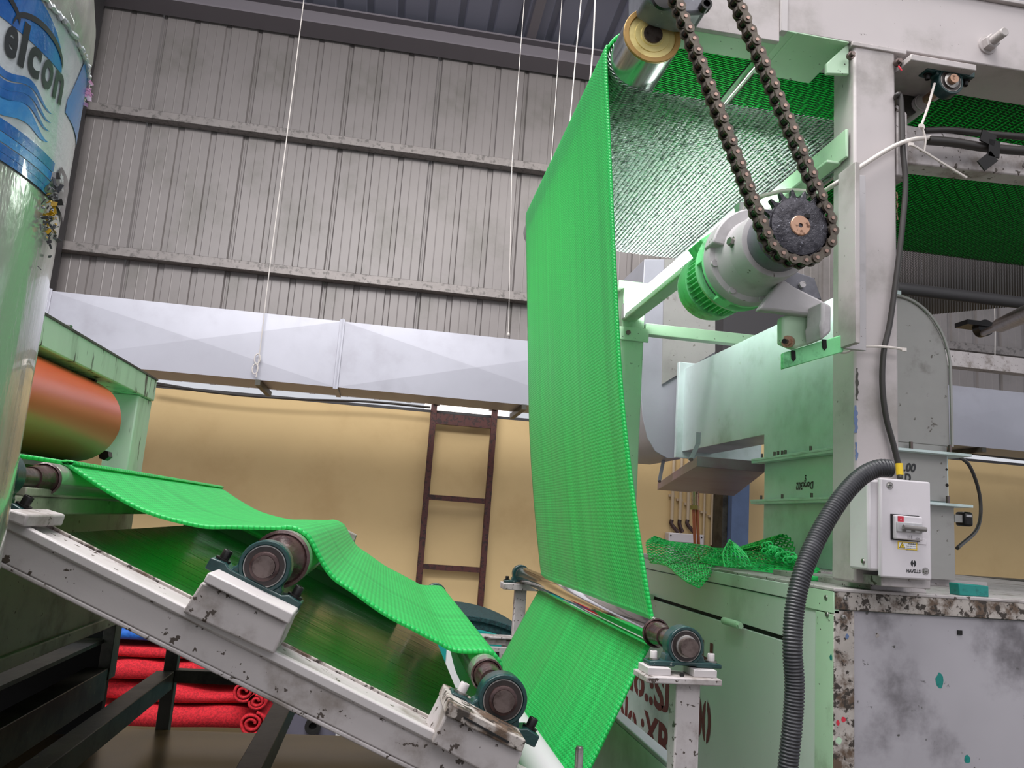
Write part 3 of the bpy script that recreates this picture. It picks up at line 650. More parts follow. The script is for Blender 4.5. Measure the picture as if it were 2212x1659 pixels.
fs = [(i*(nT+1)+j, i*(nT+1)+j+1, (i+1)*(nT+1)+j+1, (i+1)*(nT+1)+j) for i in range(nS-1) for j in range(nT)]
b = MB(); b.add(vs, fs); b.uv = uv
gm = b.build('green_mat', 'net', ang=80, solid=.006)
tag(gm, 'long bright green plastic mat running over the drum and down to the ramp', 'mat')

# ================================================================ LEFT SIDE
# labelled film-wrapped column, close to the camera
sc0 = .75; Rp = .34*sc0; X0 = -.785*sc0; Y0p = sc0
pole = thing('wrapped_column', 'fat film-wrapped column with a blue and white printed label close to the camera', 'column', (X0, Y0p, 0))
def zcam(v): return HCAM+v*sc0
m_ = MB(); m_.lathe((X0,Y0p,0), EZ, [(0,Rp),(zcam(.566),Rp)], 128); m_.build('column_body', 'film', pole)
ncap = 128
def cyl(a, z, r): return Vector((X0+r*math.cos(a), Y0p+r*math.sin(a), z))
def on_pole(px, py, r=None):
    r = r or Rp+.001
    d = ray(px,py); ox, oy = -X0, -Y0p
    A_ = d.x*d.x+d.y*d.y; B_ = 2*(ox*d.x+oy*d.y); C_ = ox*ox+oy*oy-r*r; q = B_*B_-4*A_*C_
    t = -B_/(2*A_) if q < 0 else (-B_-math.sqrt(q))/(2*A_)
    p = C0+d*t; return math.atan2(p.y-Y0p, p.x-X0), p.z
aR_ = on_pole(189,140)[0]+.12; aL_ = on_pole(-60,120)[0]-.9
def band(fn, a0, a1, ns, nt, name, m, lift):
    vs = []
    for i in range(ns+1):
        a = a0+(a1-a0)*i/ns; lo, hi = fn(a)
        for j in range(nt+1): vs.append(cyl(a, lo+(hi-lo)*j/nt, Rp+lift))
    fs = [(i*(nt+1)+j, i*(nt+1)+j+1, (i+1)*(nt+1)+j+1, (i+1)*(nt+1)+j) for i in range(ns) for j in range(nt)]
    b = MB(); b.add(vs, fs); return b.build(name, m, pole, ang=80)
zT_, zB_l, zTx, zBase = zcam(.563), zcam(.3575), zcam(.4645), zcam(.504)
band(lambda a: (zB_l, zT_), aL_, aR_, 90, 6, 'label_band', 'labelw', .0012)
aE = on_pole(130,162)[0]; aD = on_pole(78,2)[0]; wD = (aE-aD)/.60
band(lambda a: (zBase, zBase+max(.0004, .062*sc0*math.sqrt(max(0, 1-((a-(aE-wD))/wD)**2)))), aE-2*wD, aE-.0005, 60, 6, 'blue_dome', 'lblue', .0018)
for c_, w_, h_ in ((aE-wD*.42, wD*.42, .026),(aE-wD*1.25, wD*.5, .030)):
    def arc(a, c_=c_, w_=w_, h_=h_):
        h = zBase+h_*sc0*math.sqrt(max(0, 1-((a-c_)/w_)**2)); return (h, h+.0055)
    band(arc, c_-w_, c_+w_*.98, 30, 1, 'dome_arc_line', 'lblack', .0024)
# letters one by one
import bmesh
for chh, xa, xb, yb_, tall in (('e',-2,27,138,0),('l',33,45,151,1),('c',49,77,178,0),('o',80,104,203,0),('n',107,126,228,0)):
    vs2, fs2 = textmesh(chh, .1, .003, 1, 0)
    x0 = min(v[0] for v in vs2); x1 = max(v[0] for v in vs2); y0 = min(v[1] for v in vs2); y1 = max(v[1] for v in vs2)
    A0_ = on_pole(xa, yb_-8)[0]; A1_ = on_pole(xb, yb_+6)[0]; H_ = (zBase-zTx)*(1.34 if tall else .93)
    bm = bmesh.new(); bv = [bm.verts.new((x,y,0)) for x,y in vs2]
    for f in fs2:
        try: bm.faces.new([bv[i] for i in f])
        except ValueError: pass
    bmesh.ops.triangulate(bm, faces=bm.faces)
    for _ in range(2): bmesh.ops.subdivide_edges(bm, edges=[e for e in bm.edges if e.calc_length() > .008], cuts=1)
    bmesh.ops.triangulate(bm, faces=bm.faces); bm.verts.ensure_lookup_table(); bm.verts.index_update()
    b = MB(); b.add([cyl(A0_+(A1_-A0_)*(v.co.x-x0)/(x1-x0), zTx+.002+H_*(v.co.y-y0)/(y1-y0), Rp+.0024) for v in bm.verts], [tuple(v.index for v in f.verts) for f in bm.faces]); bm.free()
    b.build('letter', 'lblack', pole, smooth=False)
aS = on_pole(112,250)[0]
for y_, w, m, amp in ((172,.0065,'lblue',.0045),(194,.0075,'lblue',.005),(216,.0085,'lblue',.005),(246,.015,'lblue2',.004)):
    z_c = on_pole(40,y_)[1]
    def st(a, z_c=z_c, w=w, amp=amp):
        f = min(1, max(.03, (aS-a)/.16)); c_ = z_c+amp*math.sin(a*26); return (c_-w*f*.5, c_+w*f*.5)
    band(st, aL_, aS, 80, 1, 'wave_stripe', m, .0019)
for y_, w, m in ((296,.010,'lblue'),(322,.008,'lblue2'),(345,.007,'lblue'),(364,.0065,'lblue')):
    z_c = on_pole(40,y_)[1]; aF = on_pole(108,400)[0]
    band(lambda a, z_c=z_c, w=w: (z_c-w*.5, z_c+w*.5), aL_, aF, 70, 1, 'border_stripe', m, .0019)
zc_1, zc_2 = on_pole(176,120)[1], on_pole(160,250)[1]; aG = on_pole(160,150)[0]
band(lambda a: (zc_2-(zc_1-zc_2)*.2, zc_2+(zc_1-zc_2)*min(1, max(.02, (a-aG+.02)/.12))), aG-.02, aR_, 14, 3, 'blue_corner', 'lblue2', .0019)
band(lambda a: (zB_l-.002, zB_l+.035*min(1, max(.05, (a-on_pole(95,400)[0])/.12))), on_pole(95,400)[0], aR_, 16, 2, 'dark_corner', 'greyscrap', .0021)
r2 = random.Random(3); pts = []
for i in range(150):
    a = aL_+(aR_+.25-aL_)*i/149; pts.append(cyl(a, zT_+r2.uniform(-.0015,.0015), Rp+.0025+r2.uniform(0,.0015)))
m_ = MB(); m_.tube(pts, [r2.uniform(.0012,.0032) for _ in pts], 6); m_.build('frayed_edge', 'labelw', pole)
b = MB(); prf = [(0,1.0),(.012,1.012),(.03,1.018),(.055,1.01),(.09,.985),(.14,.93),(.2,.86),(.28,.80)]; vs = []
for dz, k in prf:
    for i in range(ncap):
        a = 2*PI*i/ncap; vs.append(cyl(a, zT_+dz*sc0*1.2, Rp*k*(1+.004*math.sin(a*9+dz*60)+.002*math.sin(a*31+dz*90))))
b.add(vs, [(j*ncap+i, j*ncap+(i+1) % ncap, (j+1)*ncap+(i+1) % ncap, (j+1)*ncap+i) for j in range(len(prf)-1) for i in range(ncap)]+[tuple(range((len(prf)-1)*ncap, len(prf)*ncap))]); b.build('top_wrapping', 'cap', pole, ang=80)
def scrap(px, py, w, h, m, nm, n=26, seed=1, sz=7):
    r = random.Random(seed); b = MB()
    for i in range(n):
        x = px+r.gauss(0, w); y = py+r.gauss(0, h); a, z = on_pole(x, y)
        c = cyl(a, z, Rp+.003+r.random()*.004); e = M(sz, c)*r.uniform(.4,1.3)
        v1 = Vector((r.uniform(-1,1), r.uniform(-1,.2), r.uniform(-1,1))).normalized()*e; v2 = Vector((r.uniform(-1,1), r.uniform(-.6,.2), r.uniform(-1,1))).normalized()*e
        b.add([c-v1, c+v2, c+v1, c-v2*.7], [(0,1,2,3)])
    b.build(nm, m, pole, smooth=False, solid=.0006)
scrap(95,465,8,26,'yscrap','yellow_scrap',30,1); scrap(98,485,9,34,'greyscrap','clear_scrap',40,2); scrap(110,410,5,16,'greyscrap','dark_scrap',10,5,10)
scrap(186,200,3,10,'pinkscrap','pink_scrap',16,8,8)

# frame around the orange roller
lfm = thing('roller_stand', 'mint and white scratched steel frame above the orange roller', 'machine frame', (P(280,900,2.5).x, 2.0, .6))
pf = P(340,822,2.6); pn = P(340,868,2.6); Xf = pf.x
box((Xf-.14,.9,pn.z), (Xf,2.6,pf.z)).build('top_beam', 'scratch', lfm, .004)
box((Xf-.145,.9,pf.z-.001), (Xf+.002,2.602,pf.z+.004)).build('beam_top_edge', 'darksteel', lfm)
p0 = P(228,860,2.45); p1 = P(318,1030,2.6)
box((p0.x+.012,2.46,P(270,1045,2.5).z), (Xf-.006,2.6,pn.z)).build('post', 'scratch', lfm, .004)
for px, py in ((209,728),(308,790)):
    c = P(px,py+14,2.55 if px > 250 else 2.0); m_ = MB(); m_.cyl((Xf-.05,c.y,pf.z), (Xf-.05,c.y,pf.z+(.03 if px < 250 else .014)), .011 if px < 250 else .02, n=6 if px > 250 else 12); m_.build('bolt', 'steel', lfm)
m_ = MB(); c = P(196,822,2.2)
m_.tube([c+Vector((.013*math.cos(t), .013*math.sin(t), .005*t/ (2*PI)*1.6)) for t in np.linspace(0, 8*2*PI, 160)], .0032, 6); m_.build('coil_spring', 'steel', lfm)
box((P(75,775,2.3).x,2.2,P(150,800,2.3).z-.01), (P(222,815,2.3).x,2.27,P(150,785,2.3).z+.012)).build('cross_flat', 'collar', lfm)
oc = P(176,910,2.25); oR = M(88, oc)
t = thing('orange_roller', 'large glossy orange rubber roller with a rounded end above the mat', 'roller', (oc.x, 1.6, oc.z-oR))
m_ = MB(); m_.lathe((oc.x,2.25,oc.z), -EY, [(0,oR*.80),(.01,oR*.93),(.03,oR),(1.5,oR)], 72); m_.build('rubber_cover', 'orange', t)
m_ = MB(); m_.cyl((oc.x,2.24,oc.z), (oc.x,2.5,oc.z), .03); m_.build('shaft', 'shaft', t)
m_ = MB(); c = P(224,983,2.3); m_.cyl(c, c+Vector((0,.03,0)), .014, n=6); m_.build('black_nut', 'black', lfm)
pz = P(60,992,2.2); box((P(38,990,2.2).x,2.2,P(60,1003,2.2).z), (P(113,1000,2.2).x,2.4,P(60,984,2.2).z)).build('lower_crossbar', 'white', lfm, .002)

# trough panel under the ramp and dark steelwork
tg = thing('ramp_trough', 'greenish grey sheet metal trough hanging beneath the ramp frame', 'trough', (P(255,1330,2.55).x, 1.9, .3))
Xt = P(256,1330,2.55).x; zb = P(256,1322,2.55).z; zb2 = P(256,1345,2.55).z
zrt = RP((Xt-ra.x)/dirR.x, 1).z
m_ = MB(); m_.prism([(Xt-.01,1.16,zb),(Xt-.01,2.55,zb),(Xt-.01,2.55,zrt-.02),(Xt-.01,1.16,zrt-.02)], (.01,0,0)); m_.build('side_panel', 'trough', tg)
box((Xt-.02,1.12,zb2), (Xt+.012,2.6,zb)).build('rim', 'trough', tg, .003)
box((Xt-.6,1.16,zb2-.05), (Xt-.015,2.55,zb2-.04)).build('trough_bottom', 'darksteel', tg)
box((Xt-.62,2.52,.35), (Xt,2.55,zb2)).build('dark_void_sheet', 'dark', tg)  # near-black sheet stands in for the dark void under the trough
box((Xt-.02,2.5,P(246,1470,2.5).z), (Xt+.012,2.56,zb2)).build('corner_post', 'darksteel', tg, .002)
sf = thing('underframe', 'dark grimy square-tube underframe beneath the ramp', 'frame', (P(355,1500,2.6).x, 2.2, 0))
def bar(a, c_, w, nm='bar', m='darksteel', par=None, h=None):
    a = Vector(a); c_ = Vector(c_); d = (c_-a).normalized(); u = EZ if abs(d.z) < .9 else EX; s1 = d.cross(u).normalized(); s2 = s1.cross(d).normalized()
    L = (c_-a).length; return MB().obox((a+c_)/2, d*L/2, s1*w/2, s2*(h or w)/2).build(nm, m, par, .002)
zj = P(368,1458,2.62).z; ZT = P(400,1574,2.62).z
xl = P(368,1458,2.62).x
bar((xl,2.62,.0), (xl,2.62,RP((xl-ra.x)/dirR.x,1).z-.06), .036, 'leg', par=sf)
bar((xl,2.62,zj), (P(700,1490,2.62).x+.35,2.62,zj), .036, 'cross_tube', par=sf)
bar((xl-.01,2.60,zj-.01), (xl-.01,1.25,zj-.01), .05, 'side_tube', par=sf)
c2 = P(640,1480,2.62)
bar((c2.x,2.58,c2.z), (c2.x,1.2,c2.z), .05, 'side_tube', par=sf)
q_ = P(246,1478,2.5)
bar((q_.x-.05,1.2,q_.z), (q_.x-.05,2.5,q_.z), .06, 'lower_rail', par=sf, h=.085)
tk = thing('oily_cover', 'brown oily flat cover plate low under the ramp', 'cover', (0,1.9,ZT-.6))
box((-1.7,1.2,ZT-.012), (.30,2.60,ZT)).build('cover_plate', 'tank', tk, .002)
box((-1.68,1.22,ZT-.55), (.28,2.58,ZT-.012)).build('tank_body', 'darksteel', tk)
p = P(30,1490,3.2); p1_ = P(110,1490,3.2)
p = P(54,1508,3.2)
tag(box((p.x,3.2,0), (P(118,1508,3.2).x,3.22,p.z)).build('blue_sheet', 'bluetarp'), 'royal blue sheet corner glimpsed under the trough', 'sheet')
# green side wall of the tank in front of the cabinet
wl = thing('tank_wall', 'grimy grey rimmed green tank side in front of the cabinet lettering', 'tank', (P(1400,1640,1.35).x,1.8,0))
a = P(1345,1562,1.95); X_ = a.x; Zr = a.z
Xr = PZ(1440,1659,Zr).x
box((X_-.0,1.1,Zr-.012), (X_+.032,2.3,Zr)).build('rim', 'galv', wl, .003)
box((X_,1.1,.1), (X_+.006,2.3,Zr-.012)).build('side', 'bounceside', wl)
tr_ = thing('pin_rod', 'short worn steel pin sticking up in front of the lower green mat', 'rod', P(1254,1700,1.25))
c = P(1252,1612,1.25); m_ = MB(); m_.lathe((c.x,1.25,c.z-.25), EZ, [(0,.0062),(.247,.0062),(.25,.0045)], 16); m_.build('rod', 'steel', tr_)
# ================================================================ OVEN CABINET
YM = 1.75
cc0 = P(1803,1270,YM); XC, ZC = cc0.x, cc0.z
XR = P(2212,1305,YM).x+1.2; YB = 3.6
zr1 = P(1803,1316,YM).z
cab = thing('oven_cabinet', 'large stained machine cabinet with a side tinted with green bounce and dirty white front under the white duct', 'cabinet', ((XC+XR)/2, 2.6, 0))
box((XC+.012,YM+.014,.04), (XR,YB,ZC-.01)).build('carcass', 'bounceside', cab)
box((XC-.004,YM-.004,ZC-.008), (XR,YB,ZC)).build('top_plate', 'white2', cab, .002)
# front: corner angle, top rail, sheet
box((XC-.0015,YM,.0), (P(1846,1500,YM).x,YM+.012,zr1-.002)).build('front_corner_angle', 'rust', cab, .0015)
box((XC,YM-.003,zr1), (XR,YM+.012,ZC-.008)).build('front_top_rail', 'rust', cab, .0015)
box((P(1847,1500,YM).x,YM+.006,.0), (XR,YM+.014,zr1-.002)).build('front_sheet', 'front', cab)
for px, py in ((1826,1293),(1822,1333)):
    c = P(px,py,YM-.003); m_ = MB(); m_.lathe(c, -EY, [(0,.0062),(.0022,.0055),(.003,.003),(.0012,.0026),(.0012,0)], 16); m_.build('rivet', 'steel', cab)
c = P(2076,1367,YM); box((c.x-.006,YM+.003,c.z-.005), (c.x+.006,YM+.0068,c.z+.005)).build('square_hole', 'dark', cab)
for px, py, r0_, mm in ((1895,1372,5,'white2'),(1822,1554,6,'red'),(1810,1561,5,'red'),(2030,1470,15,'ttape'),(1795,1420,6,'ttape'),(1812,1600,8,'mint'),(2090,1640,8,'ttape'),(1830,1375,5,'bluewall')):
    side = px < 1803; c = PXp(px,py,XC-.0024) if side else P(px,py,(YM-.0004 if px < 1846 else YM+.0056)); r_s = random.Random(px); R_ = M(r0_, c); n_ = 11
    pts = [(R_*(.75+.3*r_s.random())*math.cos(2*PI*i/n_)*(.7 if r0_ > 10 else 1), R_*(.7+.35*r_s.random())*math.sin(2*PI*i/n_)*1.2) for i in range(n_)]
    b = MB(); b.add([(c.x, c.y+x, c.z+z) if side else (c.x+x, c.y, c.z+z) for x, z in pts], [tuple(range(n_))]); b.build('paint_splash', mm, cab, smooth=False)
# side: lid strip, upper door, slot, lower panel
def sx(px, py): return PXp(px, py, XC)
zlid = sx(1701,1291).z; 
box((XC-.006,1.95,zlid), (XC+.012,YB,ZC-.008)).build('lid_edge', 'bounceside', cab, .0015)
box((XC-.003,YM,zr1-.01), (XC+.012,1.95,ZC-.008)).build('side_corner_plate', 'mint', cab, .0015)
sl = [sx(1429,1294), sx(1695,1384)]; zs = (sl[0].z+sl[1].z)/2
box((XC-.002,1.96,zs+.006), (XC+.012,YB,zlid-.003)).build('upper_panel', 'bounceside', cab, .0015)
box((XC-.002,1.96,.0), (XC+.012,YB,zs-.006)).build('lower_panel', 'bounceside', cab, .0015)
box((XC+.006,1.80,zs-.01), (XC+.012,YB,zs+.01)).build('slot_gap', 'dark', cab)
box((XC-.002,YM+.0012,.0), (XC+.012,1.83,zr1-.012)).build('side_corner_angle', 'mint', cab, .0015)
box((XC+.002,1.83,.0), (XC+.012,1.955,zlid-.003)).build('side_stile', 'bounceside', cab, .0015)
for px, py in ((1787,1291),(1789,1327)):
    c = sx(px,py); m_ = MB(); m_.lathe((XC-.003,c.y,c.z), -EX, [(0,.0062),(.0022,.0055),(.003,.003),(.0012,.0026),(.0012,0)], 16); m_.build('rivet', 'steel', cab)
hA, hB = sx(1576,1350), sx(1624,1357)
hc = sx(1600,1353); m_ = MB(); m_.lathe((XC-.018,hA.y,zs+.002), -EY, [(0,.0085),(.002,.0105),(.105,.0105),(.107,.0095)], 24); m_.lathe((XC-.018,hA.y-.107,zs+.002), -EY, [(0,.009),(.008,.0085)], 6); m_.build('hinge_barrel', 'mint', cab)
c = sx(1415,1298); m_ = MB(); m_.lathe((XC-.018,c.y+.05,zs+.004), -EY, [(0,.0105),(.06,.0105)], 20); m_.build('hinge_barrel', 'mint', cab)
# stencilled lettering on the side panel
def stencil(txt, pa, pb, hpx, name):
    """baseline from pixel pa to pb on the side plane (reads toward the camera)"""
    A = sx(*pa); B = sx(*pb); w = abs(B.y-A.y); vs, fs = textmesh(txt, .1, .003, 1, 0)
    x0 = min(v[0] for v in vs); x1 = max(v[0] for v in vs); y1 = max(v[1] for v in vs); h = hpx
    zb_ = (A.z+B.z)/2
    for k, chh in enumerate(txt):
        if chh == ' ': continue
        full = textmesh(txt[:k+1], .1, .003, 1, 0)[0]; one, f1 = textmesh(chh, .1, .003, 1, 0)
        m0_ = min(v[1] for v in one); M0_ = max(v[1] for v in one)
        if chh == 'J': one = [(v[0], (v[1]-m0_)/(M0_-m0_)*y1) for v in one]
        xe_ = max(v[0] for v in full); w1 = max(v[0] for v in one); off = xe_-w1
        b = MB(); b.add([(XC-.0032, A.y-(v[0]+off-x0)/(x1-x0)*w, zb_+v[1]/y1*h) for v in one], f1); o = b.build(name, 'textred', cab, smooth=False)
        if chh in 'o0':
            xm_ = (min(v[0] for v in one)+w1)/2+off; yy = A.y-(xm_-x0)/(x1-x0)*w; z_ = [v[1]/y1*h for v in one]
            box((XC-.0042,yy-.004,zb_+min(z_)-.002), (XC-.0035,yy+.004,zb_+max(z_)+.002)).build('stencil_bridge', 'bounceside', cab)
    return A, B, zb_
hgt = abs(sx(1524,1520).z-sx(1524,1608).z)
stencil('No.:SJ', (1342,1470), (1445,1548), hgt, 'stencil_letter')

stencil('100', (1488,1573), (1536,1608), hgt, 'stencil_letter')
stencil('CH', (1486,1445), (1540,1478), hgt, 'stencil_letter')
stencil('I No.:XR', (1318,1532), (1449,1665), hgt, 'stencil_letter')
# plinth of the duct on the cabinet top
p0 = P(1848,1240,YM+.06); pr_ = P(2000,1265,YM+.04)
box((P(1790,1250,YM+.2).x,YM+.02,ZC), (P(2001,1266,YM+.02).x,YM+.5,ZC+.014)).build('top_step', 'white2', cab, .001)
box((P(2062,1240,2.3).x-.5,2.2,ZC), (P(2062,1240,2.3).x+.03,2.9,ZC+.02)).build('duct_plinth', 'white2', cab, .001)
# teal tape roll bit
a = P(2065,1288,YM+.03); c_ = P(2130,1290,YM+.03)
m_ = MB(); m_.prism([(a.x+.002,YM+.02,ZC), (c_.x,YM+.02,ZC), (c_.x,YM+.02,ZC+.026), (a.x,YM+.02,ZC+.028)], (0,.035,0))
tag(m_.build('tape_piece', 'ttape', bevel=.002), 'short teal plastic strip lying on the cabinet top edge', 'tape')

# ================================================================ MACHINE FRAME (posts and beams)
mf = thing('machine_gantry', 'tall pale machine frame of thick posts and beams above the cabinet', 'machine frame', (P(1890,1240,YM).x, 2.4, ZC))
pl = P(1846,700,YM).x; prr = P(1940,700,YM).x; zb0 = P(1834,90,YM).z; zb1 = P(2212,17,YM).z
box((pl,YM,ZC+.014), (prr,YM+.10,zb0-.001)).build('front_post', 'frame', mf, .006)
for px, py, w_, h_, mm in ((1848,905,5,60,'bluewall'),(1851,830,4,70,'darksteel'),(1850,975,4,40,'bluewall'),(1931,1085,5,26,'rust'),(1938,445,3,60,'bronze')):
    a_ = P(px-w_/2,py-h_/2,YM-.0003); c_ = P(px+w_/2,py+h_/2,YM-.0003); r_s = random.Random(px*py)
    n_ = 12; L_ = [(a_.x+r_s.uniform(-.4,.3)*(c_.x-a_.x), a_.z+(c_.z-a_.z)*i/n_) for i in range(n_+1)]; R_s = [(c_.x+r_s.uniform(-.5,.6)*(c_.x-a_.x), a_.z+(c_.z-a_.z)*i/n_) for i in range(n_+1)]
    MB().add([(x,YM-.0004,z) for x,z in L_]+[(x,YM-.0004,z) for x,z in R_s], [(i,i+1,n_+2+i,n_+1+i) for i in range(n_)]).build('paint_stain', mm, mf, smooth=False)
box((pl-.008,YM-.005,zb0-.012), (prr+.03,YM+.11,zb0)).build('post_cap_plate', 'frame', mf, .002)
for px, py in ((1838,120),(1808,150),(1940,135)):
    c = P(px,py,YM-.01 if px != 1808 else YM+.03); m_ = MB(); m_.cyl(c+EY*.006, c-EY*.004, .010, n=16); m_.cyl(c, c-EY*.012, .006, n=6); m_.build('bolt', 'shaft', mf)
c = P(1941,143,YM-.02); m_ = MB(); m_.tube([c, c+Vector((.002,-.004,-.008)), c+Vector((.006,-.004,-.014))], .0022, 6); m_.build('red_thread', 'red', mf)
# top beam: box with upper flange
xb0 = P(1412,40,YM).x; xgap = P(1696,60,YM).x; xe = P(2212,100,YM).x+1.3
zt0 = P(1550,66,YM).z
box((xgap,YM,zb0), (xe,YM+.15,zb1)).build('top_beam', 'frame', mf, .003)
box((xgap,YM-.012,zb1), (xe,YM+.15,zb1+.01)).build('beam_flange', 'frame', mf, .002)
box((xgap-.004,YM+.01,zb1+.01), (xe,YM+.14,zb1+.16)).build('upper_channel', 'front', mf, .002)
box((xgap-.012,YM-.003,zb0-.002), (xgap+.006,YM+.02,zb1+.1)).build('weld_plate', 'white', mf, .001)
# left arm plate carrying the drum
box((P(1690,40,YM+.02).x*0+P(1480,60,YM+.01).x,YM+.005,P(1600,73,YM).z), (xgap-.012,YM+.02,zb1+.15)).build('arm_plate', 'frame', mf, .002)
zA = P(1600,73,YM).z
box((P(1410,50,YM).x,YM+.02,zA), (xgap-.012,YM+.10,zA+.006)).build('arm_underside', 'mint', mf, .001)  # greener than the arm plate: bounce-lit underside put into colour
pbx = [(1383,-60),(1383,28),(1412,56),(1482,66),(1486,-60)]
MB().prism([P(*q,YM-.006) for q in pbx], (0,.10,0)).build('arm_end_block', 'castd', mf, .004)
# gusset box left of the post with a weld
MB().prism([P(*q,YM) for q in ((1696,64),(1834,90),(1834,93),(1696,67))], (0,.2,0)).build('gusset_plate', 'mint', mf, .001)
MB().prism([P(1716,68,YM-.0),P(1722,69,YM),P(1722,73,YM),P(1716,72,YM)], (0,.2,0)).build('gusset_rib', 'mint', mf, .001)
g_ = P(1812,140,YM+.02); MB().prism([P(*q,YM+.012) for q in ((1834,92),(1834,160),(1786,158),(1786,136))], (0,.012,0)).build('gusset_web', 'mint', mf, .002)
# vertical channel with edge flange in front-left of the post (motor mounting)
xm0 = P(1818,560,1.70).x
zmt = P(1818,372,1.70).z; zmb = P(1822,752,1.70).z
box((xm0,1.70,zmb), (pl-.001,1.712,zmt)).build('channel_web', 'castw', mf, .001)
box((xm0-.002,1.64,zmb), (xm0+.010,1.712,zmt)).build('channel_flange', 'frame', mf, .001)
# inclined mint brace behind the sprocket (receding beam) and far posts
Yp = 3.25
q0 = P(1828,300,1.86); q1 = P(1825,345,1.86); X1 = q0.x
q0 = P(1828,285,1.78); q1 = P(1828,345,1.78)
box((pl-.014,1.765,q1.z), (pl-.006,Yp,q0.z)).build('side_rail', 'mint', mf, .002)
box((pl-.045,1.80,q1.z-.004), (pl-.006,Yp,q1.z+.004)).build('side_rail_lip', 'mint', mf, .002)
a = P(1338,606,Yp); c_ = P(1399,606,Yp)
box((P(1344,700,Yp).x,Yp,ZC+.001), (P(1392,700,Yp).x,Yp+.09,a.z-.02)).build('far_post', 'mint', mf, .004)
box((a.x-.005,Yp-.01,a.z-.03), (P(1400,606,Yp).x+.02,Yp+.1,a.z)).build('far_post_cap', 'mint', mf, .002)
box((P(1336,706,Yp).x,Yp-.012,P(1345,735,Yp).z), (P(1400,720,Yp).x,Yp,P(1345,706,Yp).z)).build('far_joint_plate', 'mint', mf, .002)
z_a = P(1400,698,Yp).z; z_b = P(1400,722,Yp).z
box((P(1396,710,Yp).x,Yp,z_b), (P(1760,730,Yp).x,Yp+.05,z_a)).build('far_cross_beam', 'mint', mf, .003)
c = P(1357,718,Yp-.015); m_ = MB(); m_.cyl(c+EY*.01, c-EY*.004, .011, n=6); m_.build('bolt', 'shaft', mf)
# right arm with rusty speckles
ya = 1.80
pa0 = P(1938,262,ya)
m_ = MB()
A1 = P(1950,268,ya); A2 = P(2260,322,ya); A3 = P(2260,385,ya); A4 = P(1950,352,ya)
m_.prism([A1,A2,A3,A4], (0,.06,0)); m_.build('right_arm', 'white2', mf, .004)
m_ = MB(); m_.prism([P(1938,225,YM),P(1960,245,YM),P(1962,385,YM),P(1938,378,YM)], (0,.1,0)); m_.build('arm_flange', 'white2', mf, .003)
# big bolt on the beam
c = P(2132,98,YM); m_ = MB(); d_ = -EY
m_.lathe(c, d_, [(0,.026),(.004,.026),(.005,.020)], 28); m_.lathe(c+d_*.004, d_, [(0,.021),(.018,.021),(.020,.018)], 6); m_.lathe(c+d_*.02, d_, [(0,.012),(.042,.012),(.044,.010)], 20)
m_.build('beam_bolt', 'frame', mf)
# hanging bearing under the beam and its roller
bp_ = P(2045,182,1.74)
box((P(1968,130,1.70).x,1.70,P(1980,128,1.70).z-.004), (P(2110,150,1.70).x,1.86,P(1980,118,1.70).z)).build('bearing_shelf', 'frame', mf, .002)
make_block(bp_, 0, 'dark teal pillow block bearing hanging upside down beneath the beam, right of the post', .036, hgt=.036, half=.068, inv=-1, shaftm='steel', shr=.012)
roller('carrier_roller', 'pale grey roller carrying the belt, ending in the hanging bearing right of the post', bp_, 1.84, 3.2, .023, 1.71, 3.3, 'frame', .012, cone=.02, ends='frame', r_sh='bronze')
chr_ = P(1640,122,1.9)
roller('carrier_roller', 'shiny chrome roller running under the green web between the two chain strands', chr_, 1.86, 3.15, .0215, 1.80, 3.25, 'chrome', .012, cone=.02, ends='steel', r_sh='steel')

# ================================================================ DRUM
t = thing('belt_drum', 'big brushed steel drum with a bronze ring and brass end under the green mat', 'drum', (dc.x, 2.4, zc_-dR))
m_ = MB(); m_.lathe((dc.x,1.755,zc_), EY, [(0,dR*.985),(.004,dR),(1.45,dR),(1.454,dR*.98)], 96); m_.build('drum_shell', 'drum', t)
m_ = MB(); m_.lathe((dc.x,1.752,zc_), EY, [(0,dR*.80),(-.002,dR*.82),(-.002,dR*.97),(0,dR*.99),(.02,dR*.99),(.02,dR*.80)], 96, True); m_.build('end_ring', 'brassring', t)
m_ = MB(); m_.lathe((dc.x,1.758,zc_), -EY, [(0,dR*.81),(.003,dR*.81),(.0035,dR*.60),(.006,dR*.59),(.006,dR*.40),(.009,dR*.39),(.009,0)], 96); m_.build('brass_end', 'brass', t)
m_ = MB(); m_.cyl((dc.x,1.75,zc_), (dc.x,1.745,zc_), .024, n=32); m_.build('shaft', 'shaft', t)

